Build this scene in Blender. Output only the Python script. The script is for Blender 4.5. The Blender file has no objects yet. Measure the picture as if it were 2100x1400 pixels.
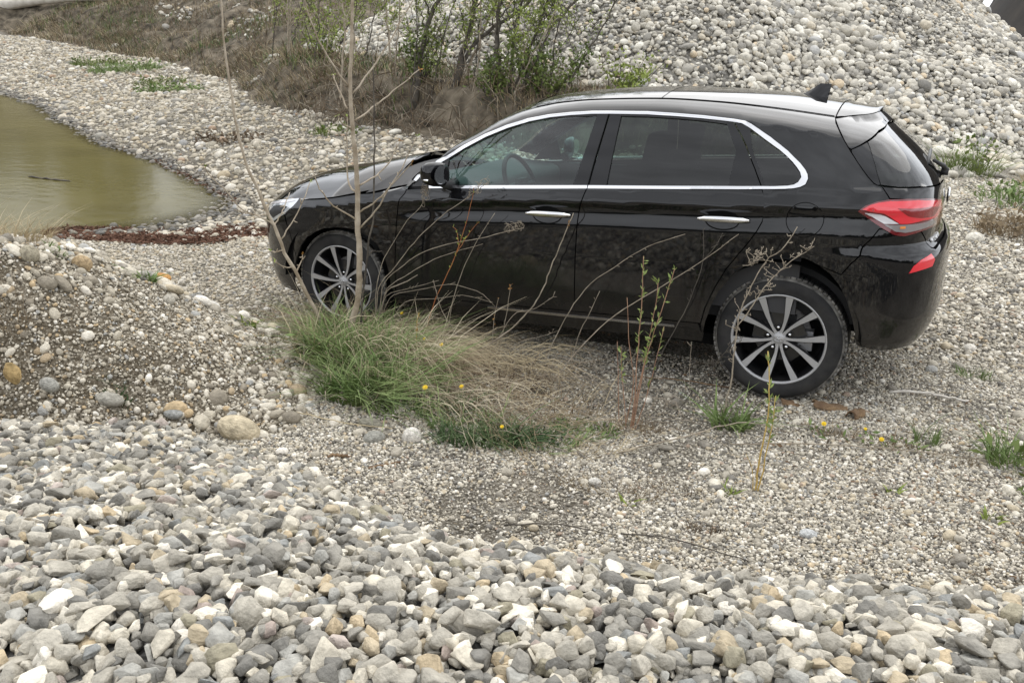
import bpy, bmesh, math, random
import numpy as np
from mathutils import Vector, Matrix
from mathutils.geometry import delaunay_2d_cdt

random.seed(7)
rng = np.random.default_rng(11)
R = math.radians
scene = bpy.context.scene
COL = scene.collection

# ------------------------------------------------------------------ camera
cam_data = bpy.data.cameras.new('camera')
cam = bpy.data.objects.new('camera', cam_data)
COL.objects.link(cam)
cam_data.sensor_width = 36.0
cam_data.lens = 29.54
cam_data.clip_start = 0.05
cam_data.clip_end = 2000
CAM = Vector((3.90897, -4.93964, 1.94579))
right = Vector((0.89725738, 0.43392528, 0.08147419))
down = Vector((0.21950346, -0.27831251, -0.93507239))
fwd = Vector((-0.38307626, 0.85688447, -0.34496605))
m = Matrix((right, -down, -fwd)).transposed().to_4x4()
m.translation = CAM
cam.matrix_world = m
scene.camera = cam

# ------------------------------------------------------------------ sky, sun, exposure
SUN_EL, SUN_AZ = R(60), R(345)          # azimuth from +Y clockwise
world = bpy.data.worlds.new('World')
scene.world = world
world.use_nodes = True
nt = world.node_tree
nt.nodes.clear()
wo = nt.nodes.new('ShaderNodeOutputWorld')
bg = nt.nodes.new('ShaderNodeBackground')
sky = nt.nodes.new('ShaderNodeTexSky')
sky.sky_type = 'NISHITA'
sky.sun_disc = False
sky.sun_elevation = SUN_EL
sky.sun_rotation = SUN_AZ
sky.air_density = 1.0
sky.dust_density = 2.5
hs = nt.nodes.new('ShaderNodeHueSaturation')
hs.inputs['Saturation'].default_value = 0.25
tc = nt.nodes.new('ShaderNodeTexCoord')
mp = nt.nodes.new('ShaderNodeMapping')
mp.inputs['Scale'].default_value = (1.0, 1.0, 2.6)
nz = nt.nodes.new('ShaderNodeTexNoise')
nz.inputs['Scale'].default_value = 2.3
nz.inputs['Detail'].default_value = 6
nz.inputs['Roughness'].default_value = 0.55
cr = nt.nodes.new('ShaderNodeMapRange')
cr.inputs['From Min'].default_value = 0.3
cr.inputs['From Max'].default_value = 0.7
cr.inputs['To Min'].default_value = 0.62
cr.inputs['To Max'].default_value = 1.45
mu = nt.nodes.new('ShaderNodeMix')
mu.data_type = 'RGBA'
mu.blend_type = 'MULTIPLY'
mu.inputs['Factor'].default_value = 1.0
nt.links.new(tc.outputs['Generated'], mp.inputs['Vector'])
nt.links.new(mp.outputs['Vector'], nz.inputs['Vector'])
nt.links.new(nz.outputs['Fac'], cr.inputs['Value'])
nt.links.new(sky.outputs['Color'], hs.inputs['Color'])
cl_ = nt.nodes.new('ShaderNodeMix')          # an even cloud layer over the clear sky
cl_.data_type = 'RGBA'
cl_.inputs[0].default_value = 0.65
cl_.inputs[7].default_value = (10.9, 11.2, 11.7, 1)
nt.links.new(hs.outputs['Color'], cl_.inputs[6])
nt.links.new(cl_.outputs[2], mu.inputs[6])
nt.links.new(cr.outputs['Result'], mu.inputs[7])
nt.links.new(mu.outputs[2], bg.inputs['Color'])
bg.inputs['Strength'].default_value = 0.15
nt.links.new(bg.outputs['Background'], wo.inputs['Surface'])

sun_data = bpy.data.lights.new('sun', 'SUN')
sun_data.energy = 1.5
sun_data.angle = R(90)
sun_data.color = (1.0, 0.955, 0.88)
sun = bpy.data.objects.new('sun', sun_data)
COL.objects.link(sun)
sd = Vector((math.sin(SUN_AZ)*math.cos(SUN_EL), math.cos(SUN_AZ)*math.cos(SUN_EL), math.sin(SUN_EL)))
sun.rotation_euler = sd.to_track_quat('Z', 'Y').to_euler()
sun.location = (-2, 8, 14)

vs = scene.view_settings
vs.view_transform = 'Standard'
vs.look = 'None'
vs.exposure = 0.28
vs.gamma = 1.0
vs.use_curve_mapping = False
scene.cycles.max_bounces = 8
scene.cycles.transparent_max_bounces = 24

# ------------------------------------------------------------------ helpers: objects
def tag(o, label=None, cat=None, group=None, kind=None):
    if label: o['label'] = label
    if cat: o['category'] = cat
    if group: o['group'] = group
    if kind: o['kind'] = kind
    return o

def link(name, me, parent=None, mats=()):
    o = bpy.data.objects.new(name, me)
    COL.objects.link(o)
    for mt in mats:
        me.materials.append(mt)
    if parent is not None:
        o.parent = parent
    return o

def empty(name, loc=(0, 0, 0)):
    o = bpy.data.objects.new(name, None)
    o.empty_display_size = 0.1
    COL.objects.link(o)
    o.location = loc
    return o

def mesh(name, v, f, smooth=True, mi=None):
    me = bpy.data.meshes.new(name)
    me.from_pydata([tuple(map(float, p)) for p in v], [], [tuple(int(i) for i in q) for q in f])
    if smooth:
        me.polygons.foreach_set('use_smooth', [True]*len(me.polygons))
    if mi is not None:
        me.polygons.foreach_set('material_index', mi)
    me.update()
    return me

class MB:
    """collects simple shapes into one mesh"""
    def __init__(s):
        s.v, s.f, s.mi = [], [], []
    def add(s, v, f, mi=0):
        n = len(s.v)
        s.v += [tuple(map(float, p)) for p in v]
        s.f += [tuple(int(i)+n for i in q) for q in f]
        s.mi += [mi]*len(f)
    def tube(s, pts, rad, n=6, mi=0, cap=True):
        pts = np.asarray(pts, float)
        rad = np.broadcast_to(np.asarray(rad, float), (len(pts),))
        T = np.gradient(pts, axis=0)
        T /= np.maximum(np.linalg.norm(T, axis=1, keepdims=True), 1e-9)
        ref = np.array([0, 0, 1.0]) if abs(T[0, 2]) < .8 else np.array([0, 1.0, 0])
        U = np.cross(T[0], ref); U /= np.linalg.norm(U)
        V, F = [], []
        for i in range(len(pts)):
            U = U - T[i]*(U @ T[i]); U /= max(np.linalg.norm(U), 1e-9)
            W = np.cross(T[i], U)
            for k in range(n):
                a = 2*math.pi*k/n
                V.append(pts[i] + rad[i]*(math.cos(a)*U + math.sin(a)*W))
        for i in range(len(pts)-1):
            for k in range(n):
                k2 = (k+1) % n
                F.append((i*n+k, i*n+k2, (i+1)*n+k2, (i+1)*n+k))
        if cap:
            F.append(tuple(range(n-1, -1, -1)))
            F.append(tuple((len(pts)-1)*n + k for k in range(n)))
        s.add(V, F, mi)
    def box(s, c, d, mi=0, rot=None):
        V = np.array([(x, y, z) for x in (-.5, .5) for y in (-.5, .5) for z in (-.5, .5)])*np.array(d)
        if rot is not None:
            V = V @ np.array(rot).T
        V = V + np.array(c)
        s.add(V, [(0,1,3,2),(4,6,7,5),(0,4,5,1),(2,3,7,6),(0,2,6,4),(1,5,7,3)], mi)
    def lathe(s, prof, n=48, mi=0, axis_c=(0, 0, 0)):
        """profile of (radius, y); axis along y"""
        V, F = [], []
        for (r_, y_) in prof:
            for k in range(n):
                a = 2*math.pi*k/n
                V.append((axis_c[0]+r_*math.cos(a), axis_c[1]+y_, axis_c[2]+r_*math.sin(a)))
        for i in range(len(prof)-1):
            for k in range(n):
                k2 = (k+1) % n
                F.append((i*n+k, (i+1)*n+k, (i+1)*n+k2, i*n+k2))
        s.add(V, F, mi)
    def build(s, name, mats, parent=None, smooth=True, auto=None):
        me = mesh(name, s.v, s.f, smooth, s.mi)
        o = link(name, me, parent, mats if isinstance(mats, (list, tuple)) else [mats])
        if auto:
            try:
                me.set_sharp_from_angle(angle=R(auto))
            except Exception:
                pass
        return o

def spline(pts, n):
    pts = np.asarray(pts, float)
    t = np.concatenate([[0], np.cumsum(np.linalg.norm(np.diff(pts, axis=0), axis=1))])
    q = np.linspace(0, t[-1], n)
    out = []
    for k in range(pts.shape[1]):
        out.append(pchip(t, pts[:, k])(q))
    return np.stack(out, 1)

# ------------------------------------------------------------------ helpers: materials
MAT = {}
def principled(name, col=(.5, .5, .5), rough=.5, metal=0.0, spec=.5, coat=0.0, **kw):
    m_ = bpy.data.materials.new(name)
    m_.use_nodes = True
    b = m_.node_tree.nodes['Principled BSDF']
    b.inputs['Base Color'].default_value = (*col, 1)
    b.inputs['Roughness'].default_value = rough
    b.inputs['Metallic'].default_value = metal
    b.inputs['Specular IOR Level'].default_value = spec
    b.inputs['Coat Weight'].default_value = coat
    b.inputs['Coat Roughness'].default_value = .03
    for k, v in kw.items():
        b.inputs[k].default_value = v
    MAT[name] = m_
    return m_

def noisy(name, c0, c1, scale=8, rough=.8, bump=0.0, bscale=None, detail=5, coord='Object', spec=.3, random_amt=0.0, translucent=0.0):
    """two colours mixed by noise, optional bump and per-object variation"""
    m_ = principled(name, c0, rough, spec=spec)
    t = m_.node_tree; n = t.nodes; l = t.links
    b = n['Principled BSDF']
    tc_ = n.new('ShaderNodeTexCoord')
    z = n.new('ShaderNodeTexNoise'); z.inputs['Scale'].default_value = scale; z.inputs['Detail'].default_value = detail
    l.new(tc_.outputs[coord], z.inputs['Vector'])
    r_ = n.new('ShaderNodeValToRGB')
    r_.color_ramp.elements[0].position = .35; r_.color_ramp.elements[0].color = (*c0, 1)
    r_.color_ramp.elements[1].position = .65; r_.color_ramp.elements[1].color = (*c1, 1)
    l.new(z.outputs['Fac'], r_.inputs['Fac'])
    l.new(r_.outputs['Color'], b.inputs['Base Color'])
    if bump:
        z2 = n.new('ShaderNodeTexNoise'); z2.inputs['Scale'].default_value = bscale or scale*4; z2.inputs['Detail'].default_value = 6
        l.new(tc_.outputs[coord], z2.inputs['Vector'])
        bp = n.new('ShaderNodeBump'); bp.inputs['Strength'].default_value = bump; bp.inputs['Distance'].default_value = .02
        l.new(z2.outputs['Fac'], bp.inputs['Height'])
        l.new(bp.outputs['Normal'], b.inputs['Normal'])
    return m_

def stone_mat(name, palette, scale=30, rough=.85, vein=.0):
    """palette picked per stone (Object Info random), mottled by noise"""
    m_ = principled(name, (.3, .3, .3), rough, spec=.25)
    t = m_.node_tree; n = t.nodes; l = t.links
    b = n['Principled BSDF']
    oi = n.new('ShaderNodeObjectInfo')
    r_ = n.new('ShaderNodeValToRGB'); r_.color_ramp.interpolation = 'CONSTANT'
    el = r_.color_ramp.elements
    tot = sum(w for w, c in palette); acc = 0
    for i, (w, c) in enumerate(palette):
        e = el[i] if i < 2 else el.new(min(.999, acc/tot))
        e.position = min(.999, acc/tot); e.color = (*c, 1)
        acc += w
    l.new(oi.outputs['Random'], r_.inputs['Fac'])
    tc_ = n.new('ShaderNodeTexCoord')
    z = n.new('ShaderNodeTexNoise'); z.inputs['Scale'].default_value = 2.2; z.inputs['Detail'].default_value = 7; z.inputs['Roughness'].default_value = .65
    add = n.new('ShaderNodeVectorMath'); add.operation = 'MULTIPLY_ADD'
    comb = n.new('ShaderNodeCombineXYZ')
    for k in range(3): l.new(oi.outputs['Random'], comb.inputs[k])
    add.inputs[1].default_value = (37, 19, 53)
    l.new(comb.outputs[0], add.inputs[0])
    l.new(tc_.outputs['Object'], add.inputs[2])
    l.new(add.outputs[0], z.inputs['Vector'])
    mr = n.new('ShaderNodeMapRange'); mr.inputs['From Min'].default_value = .3; mr.inputs['From Max'].default_value = .72
    mr.inputs['To Min'].default_value = .68; mr.inputs['To Max'].default_value = 1.3
    l.new(z.outputs['Fac'], mr.inputs['Value'])
    mx = n.new('ShaderNodeMix'); mx.data_type = 'RGBA'; mx.blend_type = 'MULTIPLY'; mx.inputs['Factor'].default_value = 1
    l.new(r_.outputs['Color'], mx.inputs[6]); l.new(mr.outputs['Result'], mx.inputs[7])
    last = mx.outputs[2]
    if vein:
        w = n.new('ShaderNodeTexWave'); w.inputs['Scale'].default_value = .8; w.inputs['Distortion'].default_value = 6; w.inputs['Detail'].default_value = 3
        l.new(add.outputs[0], w.inputs['Vector'])
        rr = n.new('ShaderNodeMapRange'); rr.inputs['From Min'].default_value = .94; rr.inputs['From Max'].default_value = 1.0
        rr.inputs['To Max'].default_value = vein
        l.new(w.outputs['Fac'], rr.inputs['Value'])
        mv = n.new('ShaderNodeMix'); mv.data_type = 'RGBA'
        mv.inputs[7].default_value = (.6, .58, .54, 1)
        l.new(rr.outputs['Result'], mv.inputs[0]); l.new(last, mv.inputs[6])
        last = mv.outputs[2]
    l.new(last, b.inputs['Base Color'])
    bp = n.new('ShaderNodeBump'); bp.inputs['Strength'].default_value = .35; bp.inputs['Distance'].default_value = .05
    z3 = n.new('ShaderNodeTexNoise'); z3.inputs['Scale'].default_value = 7; z3.inputs['Detail'].default_value = 5
    l.new(add.outputs[0], z3.inputs['Vector'])
    l.new(z3.outputs['Fac'], bp.inputs['Height']); l.new(bp.outputs['Normal'], b.inputs['Normal'])
    return m_


# ---- car surface (car frame: x back from the nose, y left negative, z up) ----
def pchip(xs, ys):
    xs = np.asarray(xs, float); ys = np.asarray(ys, float)
    h = np.diff(xs); dl = np.diff(ys) / h
    d = np.zeros_like(ys)
    for i in range(1, len(xs) - 1):
        if dl[i-1] * dl[i] > 0:
            w1 = 2*h[i] + h[i-1]; w2 = h[i] + 2*h[i-1]
            d[i] = (w1 + w2) / (w1/dl[i-1] + w2/dl[i])
    d[0] = dl[0]; d[-1] = dl[-1]
    def f(x):
        x = np.asarray(x, float); xc = np.clip(x, xs[0], xs[-1])
        i = np.clip(np.searchsorted(xs, xc) - 1, 0, len(xs) - 2)
        t = (xc - xs[i]) / h[i]
        return ((2*t**3 - 3*t**2 + 1)*ys[i] + (t**3 - 2*t**2 + t)*h[i]*d[i]
                + (-2*t**3 + 3*t**2)*ys[i+1] + (t**3 - t**2)*h[i]*d[i+1])
    return f

PLAN = np.array([(0,0),(.004,.25),(.03,.42),(.085,.56),(.16,.66),(.27,.745),(.41,.81),(.6,.855),(.85,.882),(1.2,.890),
    (1.8,.893),(2.5,.8945),(3.0,.8945),(3.4,.893),(3.6,.889),(3.8,.876),(3.95,.852),(4.07,.815),(4.16,.765),
    (4.23,.69),(4.28,.59),(4.315,.45),(4.335,.28),(4.345,.12),(4.347,0)], float)
SL = np.concatenate([[0], np.cumsum(np.hypot(*np.diff(PLAN, axis=0).T))])
fpx, fpy = pchip(SL, PLAN[:,0]), pchip(SL, PLAN[:,1])
fzb = pchip([.0,.3,.49,.694,.976,1.1,1.44,1.65,2.51,3.39,3.6,3.9,4.3],[.70,.775,.815,.833,.868,.89,.932,.952,1.010,1.055,1.068,1.082,1.09])
fzc = pchip([.0,.4,.8,1.465,2.53,3.383,3.706,3.83,4.3],[.62,.72,.79,.873,.946,.977,.992,.992,.985])
fhb = pchip([.0,1.0,1.6,2.5,3.4,3.8,4.3],[.02,.025,.036,.045,.034,.024,.02])
fam = pchip([.0,.9,1.3,1.7,3.9,4.05,4.3],[.1,.12,.6,1,1,.3,.1])
fzs = pchip([.3,1.0,1.95,3.02,3.5,4.2],[.24,.27,.296,.337,.35,.36])
fxf = pchip([.1,.2,.3,.4,.5,.62,.7,.76,.82,.9,1.0],[.20,.13,.08,.06,.05,.05,.07,.11,.20,.34,.5])
fxr = pchip([.1,.2,.3,.4,.5,.7,.75,.785,.80,.83,.9,.97,1.05,1.10,1.2,1.28,1.34,1.42,1.5],
            [4.02,4.08,4.18,4.232,4.25,4.25,4.247,4.237,4.215,4.188,4.188,4.19,4.175,4.15,4.065,3.975,3.90,3.80,3.70])
fze = pchip([1.15,1.33,1.437,1.52,1.65,1.79,1.925,2.055,2.12,2.26,2.47,2.83,3.09,3.36,3.63,3.9,4.1],[.895,.94,1.03,1.085,1.195,1.268,1.335,1.378,1.392,1.417,1.436,1.446,1.436,1.413,1.380,1.340,1.31])
fzt = pchip([1.6,1.75,1.9,2.1,2.35,2.6,2.8,3.1,3.38,3.63,3.89],[1.30,1.36,1.405,1.45,1.478,1.493,1.497,1.489,1.472,1.437,1.393])

def dprof(x, z):
    zb, zc, zs, hb, am = fzb(x), fzc(x), fzs(x), fhb(x), fam(x)
    zc = np.minimum(zc, zb - .045)
    keys = [zs-.2, zs-.09, zs-.03, zs, zs+.02, zs+.16, zs+.34, zc-.14, zc-hb, zc-.004, zc+.006, zb-.02, zb]
    ds = [.16, .085, .048, .026, .018, .008, 0*zs, .002*am, .017*am, .003*am, .005*am, .024+.004*am, .034+0*zs]
    out = np.full_like(z, .16)
    for i in range(len(keys) - 1):
        k0, k1 = keys[i], keys[i+1]
        t = np.clip((z - k0) / np.maximum(k1 - k0, 1e-4), 0, 1)
        if i not in (8, 9, 10): t = t*t*(3 - 2*t) if i in (7,) else t
        out = np.where(z >= k0, ds[i] + (ds[i+1] - ds[i]) * t, out)
    return out

def wgreen(x, z):
    zb, ze = fzb(x), fze(x)
    zd = ze - .078
    h = np.maximum(z - zb, 0)
    base = .8595 - h*(.40 + .28*h)
    hd = np.maximum(zd - zb, .02)
    yd = .8595 - hd*(.40 + .28*hd)
    t = np.clip((z - zd) / .078, 0, 1)
    yt = np.minimum(.545, yd - .02)
    up = yt + (yd - yt) * np.power(np.clip(1 - t**1.7, 0, 1), .75)
    return np.where(z < zd, base, up)

def B(s, z, off=0.0):
    """left body side wrapped from nose centre (s=0) to tail centre; off = metres outward"""
    s = np.asarray(s, float); z = np.asarray(z, float)
    def ev(s, z):
        px, py = fpx(s), fpy(s)
        zz = np.minimum(z, 1.0)
        x = np.where(px < 1.0, 1.0 - (1.0 - px)*(1.0 - fxf(zz)), px)
        x = np.where(px > 3.3, 3.3 + (px - 3.3)*(fxr(z) - 3.3)/1.047, x)
        k = py / .8945
        lo = py - dprof(x, z) * np.clip(k, 0, 1)**2
        hi = k * wgreen(x, z)
        y = np.where(z < fzb(x), lo, hi)
        return np.stack([x, -y, z], -1)
    P = ev(s, z)
    e = 2e-3
    smin, smax = 0.0, SL[-1]
    s0, s1 = np.clip(s - e, smin, smax), np.clip(s + e, smin, smax)
    N = np.cross(ev(s1, z) - ev(s0, z), ev(s, z + e) - ev(s, z - e))
    N = N / np.maximum(np.linalg.norm(N, axis=-1, keepdims=True), 1e-12)
    return P + N*off, N

# ------------------------------------------------------------------ materials of the place
warm = lambda P_, w=(1.02, 1.0, .955): [(a_, tuple(q*k for q, k in zip(c_, w))) for a_, c_ in P_]
GREYS = [(14,(.33,.315,.285)),(11,(.25,.242,.225)),(10,(.42,.40,.36)),(9,(.175,.172,.165)),(8,(.52,.49,.43)),(6,(.34,.34,.33)),
         (5,(.66,.63,.57)),(3,(.40,.345,.26)),(1.6,(.44,.365,.26)),(2,(.245,.255,.262)),(1,(.33,.28,.26)),(2,(.68,.655,.61)),(2,(.30,.28,.22)),(.8,(.42,.37,.35))]
PEBBLE = [(11,(.50,.465,.395)),(8,(.62,.585,.51)),(9,(.37,.343,.293)),(8,(.25,.232,.202)),(5,(.76,.73,.67)),(4,(.46,.405,.31)),(4,(.19,.18,.165)),(1,(.50,.41,.29)),(1.5,(.36,.36,.35)),(1,(.38,.30,.24))]
COBBLE = [(11,(.53,.505,.45)),(10,(.43,.41,.365)),(9,(.33,.315,.285)),(7,(.66,.64,.585)),(5,(.27,.26,.24)),(3,(.52,.475,.395)),(1.2,(.56,.47,.35)),(2,(.38,.38,.375)),(2,(.19,.185,.175))]
EARTHY = [(10,(.44,.405,.335)),(8,(.55,.515,.445)),(8,(.34,.31,.255)),(4,(.62,.585,.52)),(6,(.24,.215,.175)),(2,(.46,.36,.23)),(2,(.32,.32,.31)),(1,(.70,.68,.63)),(2,(.36,.29,.2))]
BEACH = [(10,(.46,.42,.345)),(9,(.52,.48,.41)),(8,(.38,.345,.28)),(6,(.31,.285,.235)),(5,(.58,.55,.49)),(5,(.42,.36,.265)),(3,(.25,.235,.205)),(2,(.64,.62,.58)),(1.5,(.33,.33,.33)),(1,(.36,.27,.2))]
m_beach = stone_mat('beach_stone', warm(BEACH))
m_wet = stone_mat('wet_stone', [(3,(.16,.14,.11)),(3,(.11,.10,.08)),(2,(.21,.185,.14)),(2,(.075,.07,.06)),(1,(.26,.24,.2))], rough=.3)
m_crush = stone_mat('crushed_stone', warm(GREYS, (1.03, 1.0, .925)))
m_pebble = stone_mat('pebble_stone', warm(PEBBLE))
m_cobble = stone_mat('cobble_stone', warm(COBBLE))
m_earthy = stone_mat('earthy_stone', warm(EARTHY))

def ground_mat(name, dark, mid, light, vscale=55, dirt=.35, dscale=1.3):
    """fine grit: voronoi grains over noise-blended soil"""
    m_ = principled(name, mid, .95, spec=.15)
    t = m_.node_tree; n = t.nodes; l = t.links
    b = n['Principled BSDF']
    g = n.new('ShaderNodeNewGeometry')
    v = n.new('ShaderNodeTexVoronoi'); v.inputs['Scale'].default_value = vscale
    l.new(g.outputs['Position'], v.inputs['Vector'])
    rp = n.new('ShaderNodeValToRGB')
    e = rp.color_ramp.elements
    e[0].position = .0; e[0].color = (*dark, 1)
    e[1].position = 1; e[1].color = (*light, 1)
    k = e.new(.5); k.color = (*mid, 1)
    sp = n.new('ShaderNodeSeparateColor')
    l.new(v.outputs['Color'], sp.inputs[0]); l.new(sp.outputs[0], rp.inputs['Fac'])
    z = n.new('ShaderNodeTexNoise'); z.inputs['Scale'].default_value = dscale; z.inputs['Detail'].default_value = 8; z.inputs['Roughness'].default_value = .65
    l.new(g.outputs['Position'], z.inputs['Vector'])
    mr = n.new('ShaderNodeMapRange'); mr.inputs['From Min'].default_value = .38; mr.inputs['From Max'].default_value = .62
    mr.inputs['To Min'].default_value = 0; mr.inputs['To Max'].default_value = dirt
    l.new(z.outputs['Fac'], mr.inputs['Value'])
    mx = n.new('ShaderNodeMix'); mx.data_type = 'RGBA'
    mx.inputs[7].default_value = (dark[0]*.8, dark[1]*.76, dark[2]*.66, 1)
    l.new(mr.outputs['Result'], mx.inputs[0]); l.new(rp.outputs['Color'], mx.inputs[6])
    l.new(mx.outputs[2], b.inputs['Base Color'])
    bp = n.new('ShaderNodeBump'); bp.inputs['Strength'].default_value = .8; bp.inputs['Distance'].default_value = .012; bp.invert = True
    l.new(v.outputs['Distance'], bp.inputs['Height']); l.new(bp.outputs['Normal'], b.inputs['Normal'])
    return m_
m_grit = ground_mat('gravel_grit', (.06,.052,.040), (.20,.183,.15), (.52,.485,.42), vscale=115, dirt=.55)  # gravel colours, with the dark end painting shade in gaps between grains
m_soil = ground_mat('earth_soil', (.08,.066,.046), (.17,.142,.103), (.32,.285,.225), vscale=105, dirt=.5, dscale=5)
m_hillsoil = ground_mat('hill_grit', (.10,.095,.085), (.20,.19,.17), (.34,.32,.285), vscale=22)
m_heapgap = ground_mat('heap_gap_shade', (.03,.029,.027), (.07,.068,.063), (.14,.135,.128), vscale=60)  # near black base colour, painting the shade between the heap's stones

# ------------------------------------------------------------------ terrain
class TPS:
    def __init__(s, pts, lam=1e-3):
        P = np.asarray(pts, float); s.xy = P[:, :2]; n = len(P)
        d = np.linalg.norm(s.xy[:, None]-s.xy[None], axis=2)
        K = np.where(d > 0, d*d*np.log(np.maximum(d, 1e-9)), 0) + lam*np.eye(n)
        A = np.zeros((n+3, n+3)); A[:n, :n] = K
        A[:n, n] = 1; A[:n, n+1:] = s.xy; A[n, :n] = 1; A[n+1:, :n] = s.xy.T
        s.w = np.linalg.solve(A, np.concatenate([P[:, 2], [0, 0, 0]]))
    def __call__(s, x, y):
        x = np.asarray(x, float); y = np.asarray(y, float)
        sh = x.shape; X = np.stack([x.ravel(), y.ravel()], 1)
        out = np.zeros(len(X))
        for i0 in range(0, len(X), 20000):
            q = X[i0:i0+20000]
            d = np.linalg.norm(q[:, None]-s.xy[None], axis=2)
            U = np.where(d > 0, d*d*np.log(np.maximum(d, 1e-9)), 0)
            out[i0:i0+20000] = U @ s.w[:-3] + s.w[-3] + q @ s.w[-2:]
        return out.reshape(sh)

def vnoise(x, y, sc, seed=0):
    """smooth value noise"""
    x = np.asarray(x, float)/sc; y = np.asarray(y, float)/sc
    xi = np.floor(x).astype(np.int64); yi = np.floor(y).astype(np.int64)
    fx = x-xi; fy = y-yi
    fx = fx*fx*(3-2*fx); fy = fy*fy*(3-2*fy)
    def h(a, b):
        q = (a*374761393 + b*668265263 + seed*2147483647) & 0x7fffffff
        q = (q ^ (q >> 13))*1274126177 & 0x7fffffff
        return ((q ^ (q >> 16)) & 0xffff)/65535.0 - .5
    return (h(xi, yi)*(1-fx)*(1-fy) + h(xi+1, yi)*fx*(1-fy) + h(xi, yi+1)*(1-fx)*fy + h(xi+1, yi+1)*fx*fy)

def sstep(a, b, x):
    t = np.clip((np.asarray(x)-a)/(b-a), 0, 1)
    return t*t*(3-2*t)

WATER = -.20
CTRL = [(x, y, .0872*x) for x in (0, 1.5, 3.0, 4.4) for y in (-.9, .9)]
CTRL += [(1.5, 3, .2), (3, 3, .33), (4.5, 3, .48), (-.13, -.29, -.01), (-1, 0, -.05), (-2, .4, -.12), (-1.6, .75, -.09),
    (-2.85, 2.15, WATER), (-4.3, 3.1, WATER), (-7.6, 4.4, WATER), (-14.5, 7.5, WATER), (-2.75, .95, WATER), (-3.4, -.2, WATER),
    (-4.2, -1.6, WATER), (-5, 2.0, -.5), (-8, 2.5, -.7), (-12, 3, -.8), (-6, -2, -.55), (-9, -3, -.8), (-20, 2, -.9),
    (-4.4, 6.0, .33), (-2.0, 6.0, .38), (-7.2, 7.2, .35), (-9.6, 9.6, .42), (-14, 11.6, .45), (-3, 4, .08), (-20, 13.5, .5), (-1, 3, .06),
    (4.7, 5, .60), (4.8, 10.5, .72), (6, 2, .58), (6.5, 8, .78), (1, 6, .45), (2, 9, .72), (0, 4, .25),
    (2.64, -2.22, .2), (1.43, -2.3, .17), (.65, -2.9, .12), (3.84, -1.21, .33), (4.41, -1.76, .38), (5.5, -2.5, .48), (6, -5, .5),
    (2.5, -6, .3), (-1, -4, .02), (-4, -5, -.1), (1.88, -.85, .19), (1.2, -1.3, .17), (0, -1.2, .02),
    (-25, 30, 1.5), (10, 30, 1.), (14, 10, 1.1), (0, 30, 1.), (12, -10, .6), (-8, -12, 0), (3, -15, .3)]
_base = TPS(CTRL, 2e-3)
FOOT = np.array([(-24, 14.5), (-14, 11.8), (-9.6, 9.7), (-7.2, 7.4), (-4.4, 6.25), (-2.0, 6.1), (.5, 6.4), (2.5, 7.6)])
def foot_dist(x, y):
    """signed distance past the bank's foot line (positive = up the bank), and position along it"""
    P = np.stack([np.ravel(x), np.ravel(y)], 1)
    best = np.full(len(P), 1e9); sg = np.zeros(len(P)); al = np.zeros(len(P)); acc = 0
    for a, b in zip(FOOT[:-1], FOOT[1:]):
        d = b-a; L = np.linalg.norm(d)
        t = np.clip(((P-a) @ d)/L**2, 0, 1)
        q = P-(a+t[:, None]*d)
        dd = np.linalg.norm(q, axis=1)
        cr_ = d[0]*q[:, 1]-d[1]*q[:, 0]
        u = dd < best
        best = np.where(u, dd, best); sg = np.where(u, np.sign(cr_), sg); al = np.where(u, acc+t*L, al)
        acc += L
    sh = np.shape(x)
    return (best*sg).reshape(sh), al.reshape(sh), acc
def far_fade(x, y):
    return sstep(62, 44, np.hypot(np.asarray(x)-0, np.asarray(y)-4))
def bank(x, y):
    d, al, L = foot_dist(x, y)
    al = al + .5*vnoise(x, y, .9, 5)
    d = d + .8*vnoise(x, y, 1.1, 3) + .5*vnoise(x, y, .4, 4)
    right = 1-sstep(L-3.2, L-.6, al)
    left = 1-sstep(12, 19.5, al)
    h = right*((.60-.1*left)*sstep(0, .75+1.8*left, d) + np.clip(d-.7, 0, 9)*(.035+.24*left))
    return h
def ground_h(x, y):
    f = far_fade(x, y)
    b = _base(np.clip(x, -26, 16), np.clip(y, -14, 30))
    z = b*f + .4*(1-f)
    n = .06*vnoise(x, y, 1.3, 1)+.03*vnoise(x, y, .5, 2)
    car_zone = np.exp(-(((np.asarray(x)-2.1)/2.6)**4+((np.asarray(y))/1.3)**4))
    return z + n*(1-car_zone)*.8 + bank(x, y)*f

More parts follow.
